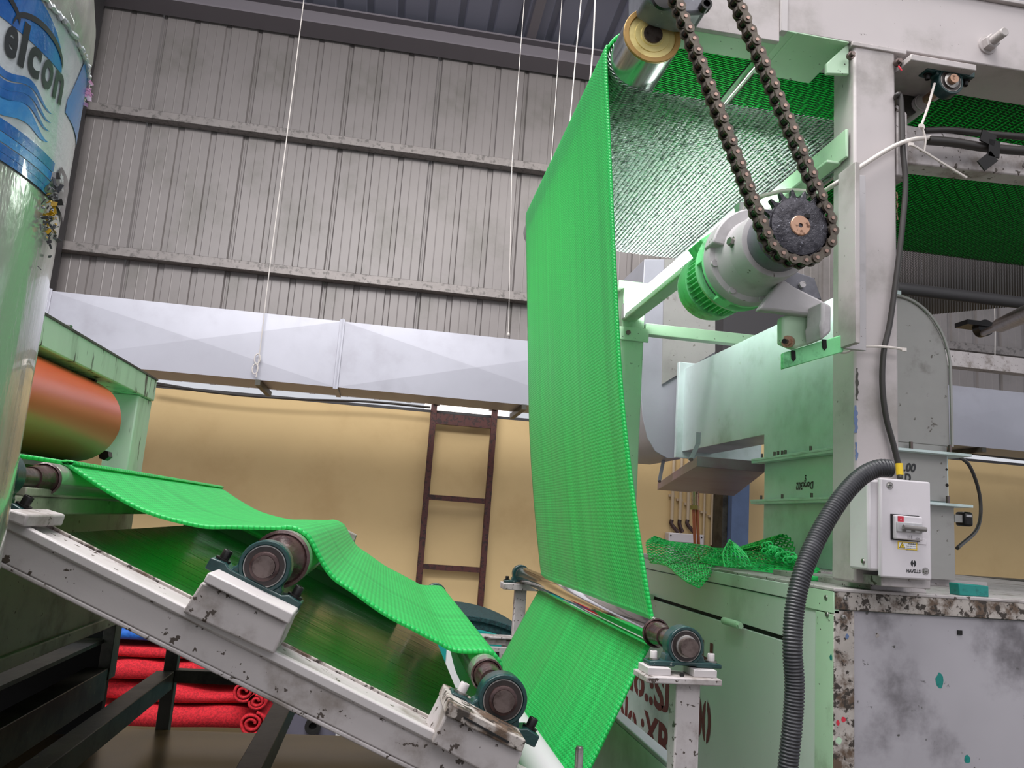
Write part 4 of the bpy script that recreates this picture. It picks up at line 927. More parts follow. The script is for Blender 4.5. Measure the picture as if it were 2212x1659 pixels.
# ================================================================ WIRE MESH BELT
def belt(name, lab, fn, s0, s1, y0, y1, pitch=.0115, half=.0072, amp=.0036, r=.0011, m='belt', par=None, rods=True):
    """woven wire belt: wires run across the belt, waving along it; fn(s, h) gives x, z on the belt"""
    ns = int((s1-s0)/pitch); nt = int((y1-y0)/half); T = np.linspace(y0, y1, nt+1)
    V = []; F = []; k = 0; tri = np.array([(math.cos(q), math.sin(q)) for q in (PI/2, PI/2+2*PI/3, PI/2+4*PI/3)])
    Vs = []; 
    for i in range(ns):
        sgn = np.where((np.arange(nt+1) % 2) == 0, 1, -1)
        s = s0+(i+.5)*pitch+sgn*(pitch*.62); hh = sgn*amp*.5
        xs_, zs_, tx, tz = fn(s)
        nxv, nzv = -tz, tx
        cxv = xs_+nxv*hh; czv = zs_+nzv*hh
        ring = np.stack([np.stack([cxv+tx*r*a+nxv*r*bb, T, czv+tz*r*a+nzv*r*bb], -1) for a, bb in tri], 1)   # nt+1,3,3
        Vs.append(ring.reshape(-1,3))
    V = np.concatenate(Vs); base = np.arange(ns)[:,None]*(nt+1)*3
    j = np.arange(nt)*3; q = []
    for a in range(3):
        b_ = (a+1) % 3; q.append(np.stack([j+a, j+b_, j+3+b_, j+3+a], -1))
    q = np.concatenate(q); F = (base[:,:,None]+q[None]).reshape(-1,4)
    lo = V.min(0); hi = V.max(0); w = Vector(((lo[0]+hi[0])/2, (lo[1]+hi[1])/2, lo[2]))
    me = bpy.data.meshes.new(name); me.vertices.add(len(V)); me.vertices.foreach_set('co', (V-np.array(w)).ravel())
    me.loops.add(len(F)*4); me.loops.foreach_set('vertex_index', F.ravel().astype(np.int32))
    me.polygons.add(len(F)); me.polygons.foreach_set('loop_start', np.arange(len(F), dtype=np.int32)*4); me.polygons.foreach_set('use_smooth', np.ones(len(F), bool))
    me.update(calc_edges=True); me.materials.append(MT[m]); o = link(name, me, w, par); o['kind'] = 'stuff'; return o
xt = P(1942,266,1.87).x
R1 = dR+.004; zU = zc_+R1; zL = zc_-R1
def loop1(s):
    """s = 0 at the right end of the upper run, over the drum, back along the lower run"""
    L1 = xt-dc.x; s = np.asarray(s); a = np.clip((s-L1)/R1, 0, PI)
    x = np.where(s < L1, xt-s, np.where(s < L1+PI*R1, dc.x-R1*np.sin(a), dc.x+(s-L1-PI*R1)))
    z = np.where(s < L1, zU, np.where(s < L1+PI*R1, zc_+R1*np.cos(a), zL-.006*np.sin(np.clip((s-L1-PI*R1)/L1,0,1)*PI)))
    tx = np.where(s < L1, -1., np.where(s < L1+PI*R1, -np.cos(a), 1.)); tz = np.where(s < L1, 0., np.where(s < L1+PI*R1, -np.sin(a), 0.))
    return x, z, tx, tz
bt = thing('wire_mesh_belt', 'woven wire mesh belt, coloured silver where tube-lit, looping around the drum under the green mat', 'conveyor belt', ((dc.x+xt)/2, 2.47, zL))
L1 = xt-dc.x
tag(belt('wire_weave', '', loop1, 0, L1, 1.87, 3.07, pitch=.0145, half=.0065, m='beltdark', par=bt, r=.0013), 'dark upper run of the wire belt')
tag(belt('wire_weave', '', loop1, L1, 2*L1+PI*R1, 1.87, 3.07, pitch=.0145, half=.0052, amp=.006, m='belt', par=bt, r=.0020), 'lower run of the wire belt, tube light put in its colour')
x2 = xt+.04
def flat2(s): s = np.asarray(s); return x2+s, zU+0*s, 1+0*s, 0*s
bt2 = thing('feed_belt', 'dark woven wire belt continuing behind the white post toward the oven', 'conveyor belt', (x2+.6, 2.47, zU-.01))
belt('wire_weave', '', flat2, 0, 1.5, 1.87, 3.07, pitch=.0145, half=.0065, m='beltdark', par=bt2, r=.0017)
m_ = MB(); m_.cyl((xt+.0,1.85,(zU+zL)/2), (xt+.0,3.1,(zU+zL)/2), .05, n=32); tag(m_.build('tail_drum', 'darksteel'), 'dark tail drum of the wire belt behind the white post', 'drum')
# low sagging return belt far right: between upper edge and lower edge lines
yA, yB = 3.12, 4.0
pA = P(2080,535,yA); pB = P(2028,696,yB)
zA_ = pA.z; zB_ = P(2100,690,yB).z
xL_ = P(1930,650,yB).x-.3
def low_pt(u, v):   # v 0..1 across
    y = yA+(yB-yA)*v; z = zA_-.03+( .0)*v
    return y, z
b = MB(); b.add([P(1900,512,3.3),P(2330,560,3.3),P(2330,668,4.1),P(1900,705,4.1)], [(0,1,2,3)])
rt = thing('return_belt', 'dark sagging wire mesh belt low on the right behind the white post', 'conveyor belt', P(2100,690,3.8))
def quadbelt(c00, c10, c11, c01, nu, nv, r, m, par):
    """woven mesh on a four-cornered patch: rows of zigzag wires"""
    c00, c10, c11, c01 = [np.array(c) for c in (c00,c10,c11,c01)]; U, Vv = np.meshgrid(np.arange(nu+1)/nu, np.arange(nv), indexing='ij')
    V = []; F = []; k = 0; b = MB()
    nrm = np.cross(c10-c00, c01-c00); nrm /= np.linalg.norm(nrm); e1 = (c01-c00)/np.linalg.norm(c01-c00)
    Vs = []
    for j in range(nv):
        i = np.arange(nu+1); u = i/nu; v = (j+.5+np.where(i % 2 == 0, .5, -.5))/nv
        p = (c00[None]*(1-u)[:,None]+c10[None]*u[:,None])*(1-v)[:,None]+(c01[None]*(1-u)[:,None]+c11[None]*u[:,None])*v[:,None]
        p = p-np.array([0,0,.05])*(np.sin(PI*v)*1.0)[:,None]
        ring = np.stack([p+(nrm*math.sin(q)+e1*math.cos(q))*r for q in (PI/2, PI/2+2*PI/3, PI/2+4*PI/3)], 1); Vs.append(ring.reshape(-1,3))
    V = np.concatenate(Vs); base = np.arange(nv)[:,None]*(nu+1)*3; jj = np.arange(nu)*3
    q = np.concatenate([np.stack([jj+a, jj+(a+1) % 3, jj+3+(a+1) % 3, jj+3+a], -1) for a in range(3)]); F = (base[:,:,None]+q[None]).reshape(-1,4)
    lo = V.min(0); hi = V.max(0); w = Vector(((lo[0]+hi[0])/2, (lo[1]+hi[1])/2, lo[2])); me = bpy.data.meshes.new('wire_weave')
    me.from_pydata((V-np.array(w)).tolist(), [], F.tolist()); me.materials.append(MT[m]); o = link('wire_weave', me, w, par); o['kind'] = 'stuff'; return o
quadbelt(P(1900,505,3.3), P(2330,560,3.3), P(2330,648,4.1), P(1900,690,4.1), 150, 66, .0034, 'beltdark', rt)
m_ = MB(); m_.cyl(P(1935,622,3.5), P(2300,665,3.5), .03, n=20); m_.build('cross_roller', 'column', rt)
sp = P(2137,706,3.6)
sr = thing('take_up_roller', 'dark roller end with a shaft in a hanging bearing at the far right edge', 'roller', sp)
m_ = MB(); m_.cyl(P(2118,722,3.9), P(2168,700,3.3), .017, n=16); m_.build('shaft', 'shaft', sr)
m_ = MB(); m_.lathe(P(2160,703,3.4), P(2300,640,2.2)-P(2160,703,3.4), [(0,.02),(.02,.035),(1.2,.035)], 24); m_.build('roller_body', 'shaft', sr)
m_ = MB(); m_.lathe(P(2116,712,3.86), -EY, [(0,.045),(.05,.045)], 28); m_.build('bearing', 'black', sr); box((P(2090,690,3.8).x,3.8,P(2110,702,3.8).z), (P(2150,690,3.8).x,3.9,P(2110,692,3.8).z)).build('bearing_foot', 'black', sr)
pbm = thing('far_beam', 'grimy white horizontal beam behind the machine at the far right', 'beam', P(2120,780,5.6))
box((P(1990,775,5.6).x,5.6,P(2130,798,5.6).z), (P(2300,790,5.6).x,5.7,P(2130,765,5.6).z)).build('beam', 'white2', pbm)

# ================================================================ TUBE LIGHT
la, lb = P(1355,662,3.22), P(1632,436,2.12)
la = Vector((lb.x, 3.22, lb.z)); la = P(1357,663,3.22); lb = Vector((la.x, 2.12, la.z))
tl = thing('tube_light', 'glowing fluorescent tube on a mint batten under the wire belt', 'lamp', (la.x, 2.67, la.z-.05))
m_ = MB(); m_.cyl(la, lb, .0185, n=24); m_.build('tube', 'tube', tl)
box((la.x-.012,2.08,la.z-.055), (la.x+.045,3.28,la.z-.028)).build('batten', 'mint', tl, .004)
for y in (2.10, 3.24): box((la.x-.018,y-.02,la.z-.05), (la.x+.018,y+.02,la.z+.02)).build('tube_holder', 'plastic', tl, .004)
'''l = bpy.data.lights.new('tube_glow', 'AREA'); l.shape = 'RECTANGLE'; l.size = .04; l.size_y = 1.1; l.energy = 7; l.color = (.95,1,.97)
for nm, tz in (('tube_glow', 1), ):
    o = bpy.data.objects.new(nm, l); COL.objects.link(o); o.location = (la.x, 2.67, la.z+.025); o.rotation_euler = (math.radians(180), 0, 0)
'''
m_ = MB(); m_.tube(cat_rom([P(1600,470,1.9), P(1612,440,1.95), P(1645,425,2.0), P(1700,412,2.0)], 8), .0022, 6); tag(m_.build('light_cable', 'wcable'), 'thin white cable looping behind the gear motor flange', 'cable')

# ================================================================ GEAR MOTOR
sc_ = P(1725,490,1.50); SX, SZ = sc_.x, sc_.z
def ax(y): return Vector((SX, y, SZ))
PR = M(78, sc_)                                   # chain pitch radius
NT = 18; pitch = 2*PR*math.sin(PI/NT)
gm_ = thing('gear_motor', 'gear motor with grey cast gearbox and bright green finned motor', 'motor', (SX, 1.75, SZ-.12))
def lt(prof, nm, m, n=64): b = MB(); b.lathe((SX,0,SZ), EY, prof, n); return b.build(nm, m, gm_)
def r_(px, y): return M(px, ax(y))
rn, rg, rf, rm = r_(66,1.60), r_(77,1.66), r_(97,1.76), r_(74,1.9)
lt([(1.555,.030),(1.556,rn*.80),(1.560,rn*.95),(1.60,rn),(1.612,rn)], 'nose_cover', 'castd')
lt([(1.60,rn*1.06),(1.602,rg*.97),(1.61,rg),(1.665,rg),(1.67,rg*1.0)], 'front_housing', 'castw')
lt([(1.665,rg*1.0),(1.69,rg*1.06),(1.712,rg*1.16),(1.716,rf*.98),(1.720,rf),(1.748,rf),(1.75,rf*.98)], 'flange', 'castw')
lt([(1.75,rf*.97),(1.752,rf*1.0),(1.760,rf),(1.762,rf*.96)], 'green_ring', 'greenm')
lt([(1.76,rf*.86),(1.80,rf*.86)], 'dark_gap', 'castd')
lt([(1.796,rf*.96),(1.798,rf*.99),(1.812,rf*.96),(1.816,rm*1.04),(1.822,rm*.9)], 'motor_flange', 'greenm')
for k in range(5):
    a = 2*PI*k/5+.5; d = Vector((math.cos(a),0,math.sin(a))); u = Vector((-math.sin(a),0,math.cos(a))); MB().obox(ax(1.779)+d*rf*.9, d*rf*.07, u*.018, EY*.02).build('spacer_lug', 'greenm', gm_, .002)
lt([(1.815,rm*.84),(1.93,rm*.84)], 'motor_core', 'greenm')
for k in range(40):
    a = 2*PI*k/40; d = Vector((math.cos(a),0,math.sin(a))); u = Vector((-math.sin(a),0,math.cos(a)))
    if 8 < k < 12: continue
    MB().obox(ax(1.868)+d*rm*.90, d*rm*.09, u*.0013, EY*.050).build('cooling_fin', 'greenm', gm_, 0, False)
lt([(1.912,rm*.97),(1.912,rm*1.03),(1.965,rm*1.02),(1.985,rm*.96),(1.99,rm*.5),(1.992,0)], 'fan_cover', 'greenm')
a = 2.25; d = Vector((math.cos(a),0,math.sin(a))); u = Vector((-math.sin(a),0,math.cos(a)))
MB().obox(ax(1.86)+d*rm*1.10, d*rm*.18, u*.026, EY*.045).build('terminal_box', 'greenm', gm_, .003)
for k in range(8):
    a = 2*PI*(k+.32)/8; d = Vector((math.cos(a),0,math.sin(a))); m_ = MB(); p = ax(1.717)+d*rf*.90; m_.cyl(p, p-EY*.008, .0085, n=16); m_.build('flange_bolt', 'castw', gm_)
for k in range(6):
    a = 2*PI*(k+.1)/6; d = Vector((math.cos(a),0,math.sin(a))); m_ = MB(); p = ax(1.558)+d*rn*.82; m_.cyl(p+EY*.002, p-EY*.004, .0045, n=6); m_.build('cover_screw', 'castd', gm_)
# rib casting on the upper left of the flange and oil plug
def seg(a0, a1, r0, r1, y0, y1, nm, m):
    b = MB(); n = 14; A = [math.radians(a0+(a1-a0)*i/n) for i in range(n+1)]
    pts = [(SX+r1*math.cos(a), y0, SZ+r1*math.sin(a)) for a in A]+[(SX+r0*math.cos(a), y0, SZ+r0*math.sin(a)) for a in A[::-1]]
    b.prism(pts, (0,y1-y0,0)); return b.build(nm, m, gm_, .004)
seg(96, 172, rg*.98, rf*1.04, 1.685, 1.742, 'foot_rib', 'castw')
m_ = MB(); a = math.radians(176); p = Vector((SX+rg*.98*math.cos(a),1.645,SZ+rg*.98*math.sin(a))); m_.lathe(p, Vector((math.cos(a),-.2,math.sin(a))), [(-.004,.013),(.003,.013),(.003,.010),(.012,.0095)], 6); m_.build('oil_plug', 'steel', gm_)
# foot casting toward the mounting plate (lower right)
def poly(pxs, Y, D, nm, m, bev=.004, par=None): return MB().prism([P(*q,Y) for q in pxs], (0,D,0)).build(nm, m, gm_ if par is None else par, bev)
poly([(1640,668),(1680,672),(1758,682),(1776,700),(1778,728),(1797,716),(1797,662),(1776,648),(1716,618),(1690,600)], 1.66, .03, 'foot_casting', 'castw', .006)
poly([(1776,648),(1797,660),(1797,716),(1775,735),(1772,700),(1776,690)], 1.60, .07, 'foot_pad', 'castw', .006)
poly([(1690,598),(1716,585),(1760,600),(1776,648),(1716,640)], 1.70, .02, 'foot_web', 'castd', .003)
c = P(1731,616,1.698); m_ = MB(); m_.cyl(c, c-EY*.008, .0075, n=16); m_.build('web_bolt', 'castw', gm_)
# green mounting bracket with slots and bolts
mb_ = thing('motor_bracket', 'bright green mounting bracket with slots and rusty bolts under the gear motor', 'bracket', P(1760,790,1.70))
poly([(1692,762),(1823,722),(1823,752),(1822,760),(1692,797)], 1.70, .014, 'slotted_plate', 'greenm', .002, mb_)
poly([(1690,684),(1706,678),(1756,682),(1772,705),(1772,735),(1720,752),(1690,740)], 1.68, .03, 'support_block', 'mint', .006, mb_)
for px, py in ((1714,757),(1781,733)):
    m_ = MB(); a_ = P(px,py,1.697); c_ = P(px+1,py+18,1.697); m_.prism([a_+Vector((-.005,0,0)), a_+Vector((.005,0,0)), c_+Vector((.005,0,0)), c_+Vector((0,0,-.006)), c_+Vector((-.005,0,0))], (0,.003,0)); m_.build('slot', 'dark', mb_)
c = P(1762,704,1.672); m_ = MB(); m_.cyl(c+EY*.01, c-EY*.004, .013, n=20); m_.build('rusty_bolt', 'bronze', mb_)
c = P(1702,738,1.68); d_ = (P(1676,734,1.60)-c).normalized(); m_ = MB(); m_.cyl(c-d_*.01, c+d_*.004, .014, n=20); m_.cyl(c, c+d_*.016, .010, n=6); m_.build('nut', 'bronze', mb_); m_ = MB(); m_.cyl(c, c+d_*.034, .0055, n=14); m_.build('stud', 'black', mb_)
# sprocket
sk = thing('sprocket', 'dark greasy toothed sprocket with a bronze shaft end carrying the chain', 'sprocket', (SX,1.5,SZ-PR))
pts = []
ph0 = math.radians(-90)
for k in range(NT):
    c_ = ph0+2*PI*(k+.5)/NT
    for da, rr in ((-.5,.86),(-.30,.87),(-.20,.93),(-.10,1.06),(-.05,1.09),(.05,1.09),(.10,1.06),(.20,.93),(.30,.87)):
        a = c_+da*2*PI/NT; pts.append((SX+PR*rr*math.cos(a), 1.500, SZ+PR*rr*math.sin(a)))
MB().prism(pts, (0,.012,0)).build('toothed_wheel', 'sprocket', sk, .0012)
m_ = MB(); m_.lathe((SX,1.500,SZ), -EY, [(-.001,PR*.84),(.004,PR*.82),(.006,PR*.70),(.007,.034),(.007,.0225)], 64); m_.build('hub_face', 'sprocket', sk)
m_ = MB(); m_.lathe((SX,1.512,SZ), EY, [(0,.042),(.05,.042)], 40); m_.build('hub', 'sprocket', sk)
m_ = MB(); m_.lathe((SX,1.56,SZ), -EY, [(0,.0222),(.068,.0222),(.0695,.0205),(.0695,.005),(.062,.004),(.062,0)], 40); m_.build('shaft_end', 'bronze', sk)
MB().box((SX+.010,1.489,SZ+.018), (SX+.020,1.4945,SZ+.027)).build('keyway', 'dark', sk)
# chain path
Lt = P(1462,0,1.5); Rtp = P(1592,0,1.5)
def tangent(pt, side):
    v = Vector((SX-pt.x, SZ-pt.z)); d = v.length; al = math.asin(PR/d); base_ = math.atan2(v.y, v.x); th = base_+(al if side < 0 else -al)
    L_ = math.sqrt(d*d-PR*PR); return Vector((pt.x+L_*math.cos(th), pt.z+L_*math.sin(th))), th
def tg_(pt, side):
    best = None
    for s_ in (1,-1):
        v = Vector((SX-pt.x, SZ-pt.z)); d = v.length; al = math.asin(PR/d); th = math.atan2(v.y, v.x)+s_*al; L_ = math.sqrt(d*d-PR*PR)
        q = Vector((pt.x+L_*math.cos(th), pt.z+L_*math.sin(th)))
        if best is None or (q.x < best.x) == (side < 0): best = q
    return best
tL = tg_(Lt, -1); tR = tg_(Rtp, 1)
# the photo shows the left strand meeting the wheel at its left, wrapping under, leaving at the right
aL = math.atan2(tL.y-SZ, tL.x-SX) % (2*PI); aR = math.atan2(tR.y-SZ, tR.x-SX)
if aR > 0: pass
arc_pts = []
aR2 = aR+2*PI if aR < aL-PI*2+.0001 or aR < aL else aR
dl = Vector((Lt.x-tL.x, Lt.z-tL.y)); dr = Vector((Rtp.x-tR.x, Rtp.z-tR.y))
ext = 1.30
route = []                 # dense polyline in XZ
for i in range(200): f = ext*(1-i/200); route.append((tL.x+dl.x*f, tL.y+dl.y*f))
for i in range(161): a = aL+(aR2-aL)*i/160; route.append((SX+PR*math.cos(a), SZ+PR*math.sin(a)))
for i in range(1,201): f = ext*i/200; route.append((tR.x+dr.x*f, tR.y+dr.y*f))
route = np.array(route); sg = np.r_[0, np.cumsum(np.hypot(*np.diff(route, axis=0).T))]
n_l = int(sg[-1]/pitch); pins = [(np.interp(i*pitch, sg, route[:,0]), np.interp(i*pitch, sg, route[:,1])) for i in range(n_l+1)]
ch = thing('roller_chain', 'oily brown roller chain hanging in two strands around the sprocket', 'chain', (SX,1.5,SZ-PR-.02))
YC = 1.506
def plate_mesh(nm, offs, rad, wst, th, m):
    b = MB(); 
    for y0, y1 in offs:
        pts = []; n = 10
        for i in range(n+1): a = math.radians(60+240*i/n); pts.append((rad*math.cos(a), rad*math.sin(a)))
        pts.append((pitch/2, -wst))
        for i in range(n+1): a = math.radians(-120+240*i/n); pts.append((pitch+rad*math.cos(a), rad*math.sin(a)))
        pts.append((pitch/2, wst))
        b.prism([(x, y0, z) for x, z in pts], (0, y1-y0, 0))
    me = bpy.data.meshes.new(nm); me.from_pydata(b.v, [], b.f); me.materials.append(MT[m])
    import bmesh as _b
    q = _b.new(); q.from_mesh(me); _b.ops.recalc_face_normals(q, faces=q.faces); q.to_mesh(me); q.free(); return me
hr = pitch*.40
me_o = plate_mesh('outer_plate', [(-.0015,.0015)], hr, hr*.62, .003, 'chain')
me_i = plate_mesh('inner_plate', [(-.0015,.0015)], hr*1.06, hr*.68, .003, 'chain')
b = MB(); b.cyl((0,-.0185,0), (0,.0185,0), .0040, n=12); b.v and None
mp_ = bpy.data.meshes.new('link_pin'); mp_.from_pydata(b.v, [], b.f); mp_.materials.append(MT['pin'])
b = MB(); b.cyl((0,-.0097,0), (0,.0097,0), pitch*.32, n=16)
mr_ = bpy.data.meshes.new('link_roller'); mr_.from_pydata(b.v, [], b.f); mr_.materials.append(MT['chainb'])
for i in range(n_l):
    (x0,z0_),(x1,z1_) = pins[i], pins[i+1]; a = math.atan2(z1_-z0_, x1-x0)
    for sy in (-1,1):
        o = link('outer_plate' if i % 2 == 0 else 'inner_plate', me_o if i % 2 == 0 else me_i, (x0,YC+sy*(.015 if i % 2 == 0 else .0113),z0_), ch); o.rotation_euler = (0,-a,0)
for x, z in pins:
    link('link_pin', mp_, (x,YC,z), ch); link('link_roller', mr_, (x,YC,z), ch)
# drive bearing group at the top of the chain (partly out of frame)
tb = thing('drum_drive_bearing', 'dark cast bearing and shaft stub at the drum end above the chain', 'bearing', P(1470,20,1.66))
poly([(1395,-70),(1395,-5),(1425,14),(1480,30),(1522,28),(1530,18),(1528,-70)], 1.66, .08, 'housing', 'castd', .008, tb)
c = P(1432,0,1.655); m_ = MB(); m_.lathe(c, -EY, [(0,.028),(.008,.026),(.010,.012),(.010,0)], 24); m_.build('dark_cover', 'black', tb)
c = P(1520,18,1.655); m_ = MB(); m_.lathe(c, -EY, [(0,.014),(.02,.014),(.02,.0085),(.008,.0085),(.008,0)], 24); m_.build('hollow_stub', 'black', tb)

# ================================================================ DUCT ON THE CABINET
dk = thing('machine_duct', 'large zinc duct, green light put in its side colour, standing on the cabinet and bending away behind the white post', 'duct', (P(1950,1240,2.3).x, 2.8, ZC))
XD = PXp(1650,1215,P(1650,1215,2.83).x).x; XD = P(1650,1000,2.80).x
def dx(px, py): return PXp(px, py, XD)
yfar = dx(1650,960).y; Yfr = 2.18
zT = dx(1690,690).z; z_lo = dx(1645,940).z; yend = dx(1475,900).y
zTn = dx(1475,802).z
zf1 = dx(1740,982).z; zf2 = dx(1740,1080).z
XDR = P(2055,1100,Yfr).x
# L-shaped body: side outline in the Y-Z plane
body = [(Yfr,zf1),(yfar,zf1),(yfar,z_lo),(yend,z_lo-.0),(yend,(zTn+zT)/2),(Yfr,(zTn+zT)/2)]
body[0] = (Yfr+.012,zf1); body[-1] = (Yfr+.012,body[-1][1])
MB().prism([(XD,y,z) for y,z in body], ((XDR-XD)*.5,0,0)).build('elbow_body', 'galvlit', dk, .002, False)
# right hand body with a round shoulder (front face)
zs_ = P(2050,965,Yfr).z; ztop = P(1945,640,Yfr).z
cxr = XDR-.16; zc1_ = ztop-.0
pts = [(XD+.02,zs_),(XDR,zs_)]
for i in range(15):
    a = math.radians(90*i/14); pts.append((P(1945,700,Yfr).x-.02+(XDR-P(1945,700,Yfr).x+.02)*math.cos(a), P(2050,800,Yfr).z+(ztop-P(2050,800,Yfr).z)*math.sin(a)))
pts += [(XD+.02,ztop)]
MB().prism([(x,Yfr,z) for x,z in pts], (0,.55,0)).build('shoulder_body', 'galvw', dk, .003, True)
rimp = pts[2:17]
m_ = MB(); m_.tube([(x+.004,Yfr-.004,z) for x,z in [(XDR,zs_)]+rimp], .005, 6); m_.build('shoulder_seam', 'galvw', dk)
box((XD+.004,Yfr+.004,ZC+.02), (XDR-.004,yfar,zf1)).build('lower_body', 'galvlit', dk, .002)
box((XD+.02,Yfr-.002,P(2055,1085,Yfr).z), (XDR-.012,Yfr+.01,zs_)).build('front_panel', 'galvw', dk, .001)
box((XD+.03,Yfr-.001,ZC+.02), (XDR+.008,Yfr+.012,P(2055,1090,Yfr).z)).build('lower_front_panel', 'galvw', dk, .001)
for z in (zf1, zf2):
    box((XD-.035,Yfr-.035,z-.004), (XDR+.045,yfar+.03,z+.004)).build('flange', 'galvlit', dk, .001)
    box((XD-.033,Yfr-.03,z-.012), (XD-.0,yfar+.03,z-.004)).build('flange_angle', 'galvlit', dk)
fb = [(1655,985),(1682,978),(1690,976),(1699,975),(1706,973),(1761,962),(1823,948)]
for px, py in fb:
    q = dx(px,py); m_ = MB(); m_.cyl((XD-.016,q.y,zf1+.004), (XD-.016,q.y,zf1+.022), .0045, n=8); m_.build('flange_bolt', 'shaft', dk)
for px, py in ((1653,1080),(1699,1078),(1763,1075)):
    q = dx(px,py); m_ = MB(); m_.cyl((XD-.016,q.y,zf2+.004), (XD-.016,q.y,zf2+.020), .0045, n=8); m_.build('flange_bolt', 'shaft', dk)
for px, z in ((1968,zf1),(2052,zf1),(2045,zf2)):
    x = P(px,970,Yfr-.018).x; m_ = MB(); m_.cyl((x,Yfr-.018,z+.004), (x,Yfr-.018,z+.026), .0055, n=8); m_.build('flange_bolt', 'shaft', dk)
# end flange of the branch, far elbow
box((XD-.03,yend-.006,z_lo-.03), (XD+.4,yend+.02,(zTn+zT)/2+.03)).build('branch_flange', 'galvlit', dk, .002)
ze_, zq = z_lo, (zTn+zT)/2
pts = []
ye2 = P(1388,850,1).y
q0 = P(1470,990,3.6); 
fe = [(1470,992),(1440,990),(1415,975),(1398,945),(1388,900),(1383,830),(1385,700),(1392,560),(1545,560),(1545,800),(1470,830)]
MB().prism([P(*q,3.75) for q in fe], (0,.45,0)).build('far_elbow', 'galv', dk, .003, True)
MB().prism([P(*q,3.74) for q in ((1430,830),(1436,560),(1545,560),(1545,760))], (0,.01,0)).build('elbow_panel', 'galvw', dk, 0)
MB().prism([P(*q,5.4) for q in ((1600,640),(1645,640),(1648,760),(1604,760))], (0,.3,0)).build('distant_panel', 'bluewall', dk, 0)
MB().prism([P(*q,5.3) for q in ((1565,600),(1760,600),(1760,800),(1560,800))], (0,.3,0)).build('distant_dark_panel', 'column', dk, 0)
# marker writing on the duct side
def mark(txt, px, py, size, nm='marker_writing', flip=False):
    q = dx(px,py); vs, fs = textmesh(txt, size, .0008, .9, .2); b = MB()
    s = -1
    b.add([(XD-.0012+.004, q.y-v[0] if not flip else q.y+v[0]-.0, (q.z+v[1]) if not flip else q.z-v[1]) for v in vs], fs); return b.build(nm, 'ink', dk, smooth=False)
mark('5', 1735,1040, .03); mark('Dorx302', 1756,1040, .034, 'marker_writing', True)
vs, fs = textmesh('.00', .034, .001, .9, .2); q = P(1952,1017,Yfr-.004); b = MB(); b.add([q+Vector((v[0],0,v[1])) for v in vs], fs); b.build('marker_writing', 'ink', dk, smooth=False)
vs, fs = textmesh('D', .034, .001, .8, .1); q = P(1954,1040,Yfr-.004); b = MB(); b.add([q+Vector((v[0],0,v[1])) for v in vs], fs); b.build('marker_writing', 'ink', dk, smooth=False)
for px, py, r in ((2046,1048,.005),(2045,1014,.0035)):
    c = P(px,py,Yfr-.003); m_ = MB(); m_.cyl(c+EY*.004, c, r, n=12); m_.build('small_hole', 'dark', dk)
# heat shield tray under the branch
ht = thing('heat_shield', 'purplish metal heat shield tray hung on straps beneath the duct branch', 'tray', P(1530,1050,3.0))
zt_h = dx(1505,985).z
tA = P(1505,985,3.05); tB_ = PZ(1420,1034,tA.z) if False else None
Ynr = 2.9; a = P(1506,985,Ynr); zh1 = a.z; zh0 = P(1506,1008,Ynr).z
xr_h = P(1652,1010,Ynr).x; 
farL = PZ(1420,1058,zh0); 
MB().hexa([(a.x,Ynr,zh0),(xr_h,Ynr,zh0),(PZ(1612,1070,zh0).x if PZ(1612,1070,zh0).y > 0 and PZ(1612,1070,zh0).y < 8 else xr_h, farL.y, zh0),(farL.x,farL.y,zh0),(a.x,Ynr,zh1),(xr_h,Ynr,zh1),(PZ(1612,1070,zh0).x if PZ(1612,1070,zh0).y > 0 and PZ(1612,1070,zh0).y < 8 else xr_h,farL.y,zh1),(farL.x,farL.y,zh1)]).build('tray', 'traypurple', ht, .002)
print('heat tray', a, farL, PZ(1612,1070,zh0), xr_h)
for pxs in (((1509,934),(1508,958),(1492,993)), ((1438,955),(1434,990),(1424,1040))):
    Y_ = Ynr-.01 if pxs[0][0] > 1500 else min(farL.y, 4.2)-.3
    pts = [P(*q,Y_) for q in pxs]; b = MB()
    for u_, v_ in zip(pts, pts[1:]):
        d_ = (v_-u_); n_ = Vector((1,0,0)); b.obox((u_+v_)/2, d_/2*1.02, n_*.009, EY*.001)
    b.build('hanger_strap', 'galv', ht, 0, False)
    m_ = MB(); c = pts[-1]; m_.cyl(c, c-EY*.008, .007, n=12); m_.build('strap_bolt', 'shaft', ht)
hs = thing('gas_hoses', 'pair of orange hoses with a brass joint dropping from the heat shield', 'hose', P(1505,1180,3.1))
for k, px in enumerate((1500,1508)):
    m_ = MB(); m_.tube([P(px-1,1062,3.1), P(px-2,1100,3.1), P(px,1150,3.1), P(px+3,1215,3.1)], .0065, 8); m_.build('hose', 'orangehose', hs)
m_ = MB(); m_.cyl(P(1501,1062,3.09), P(1501,1092,3.09), .014, n=12); m_.build('pipe_nipple', 'bronze', hs)
m_ = MB(); m_.cyl(P(1501,1092,3.09), P(1501,1101,3.09), .018, n=6); m_.build('brass_joint', 'brassring', hs)

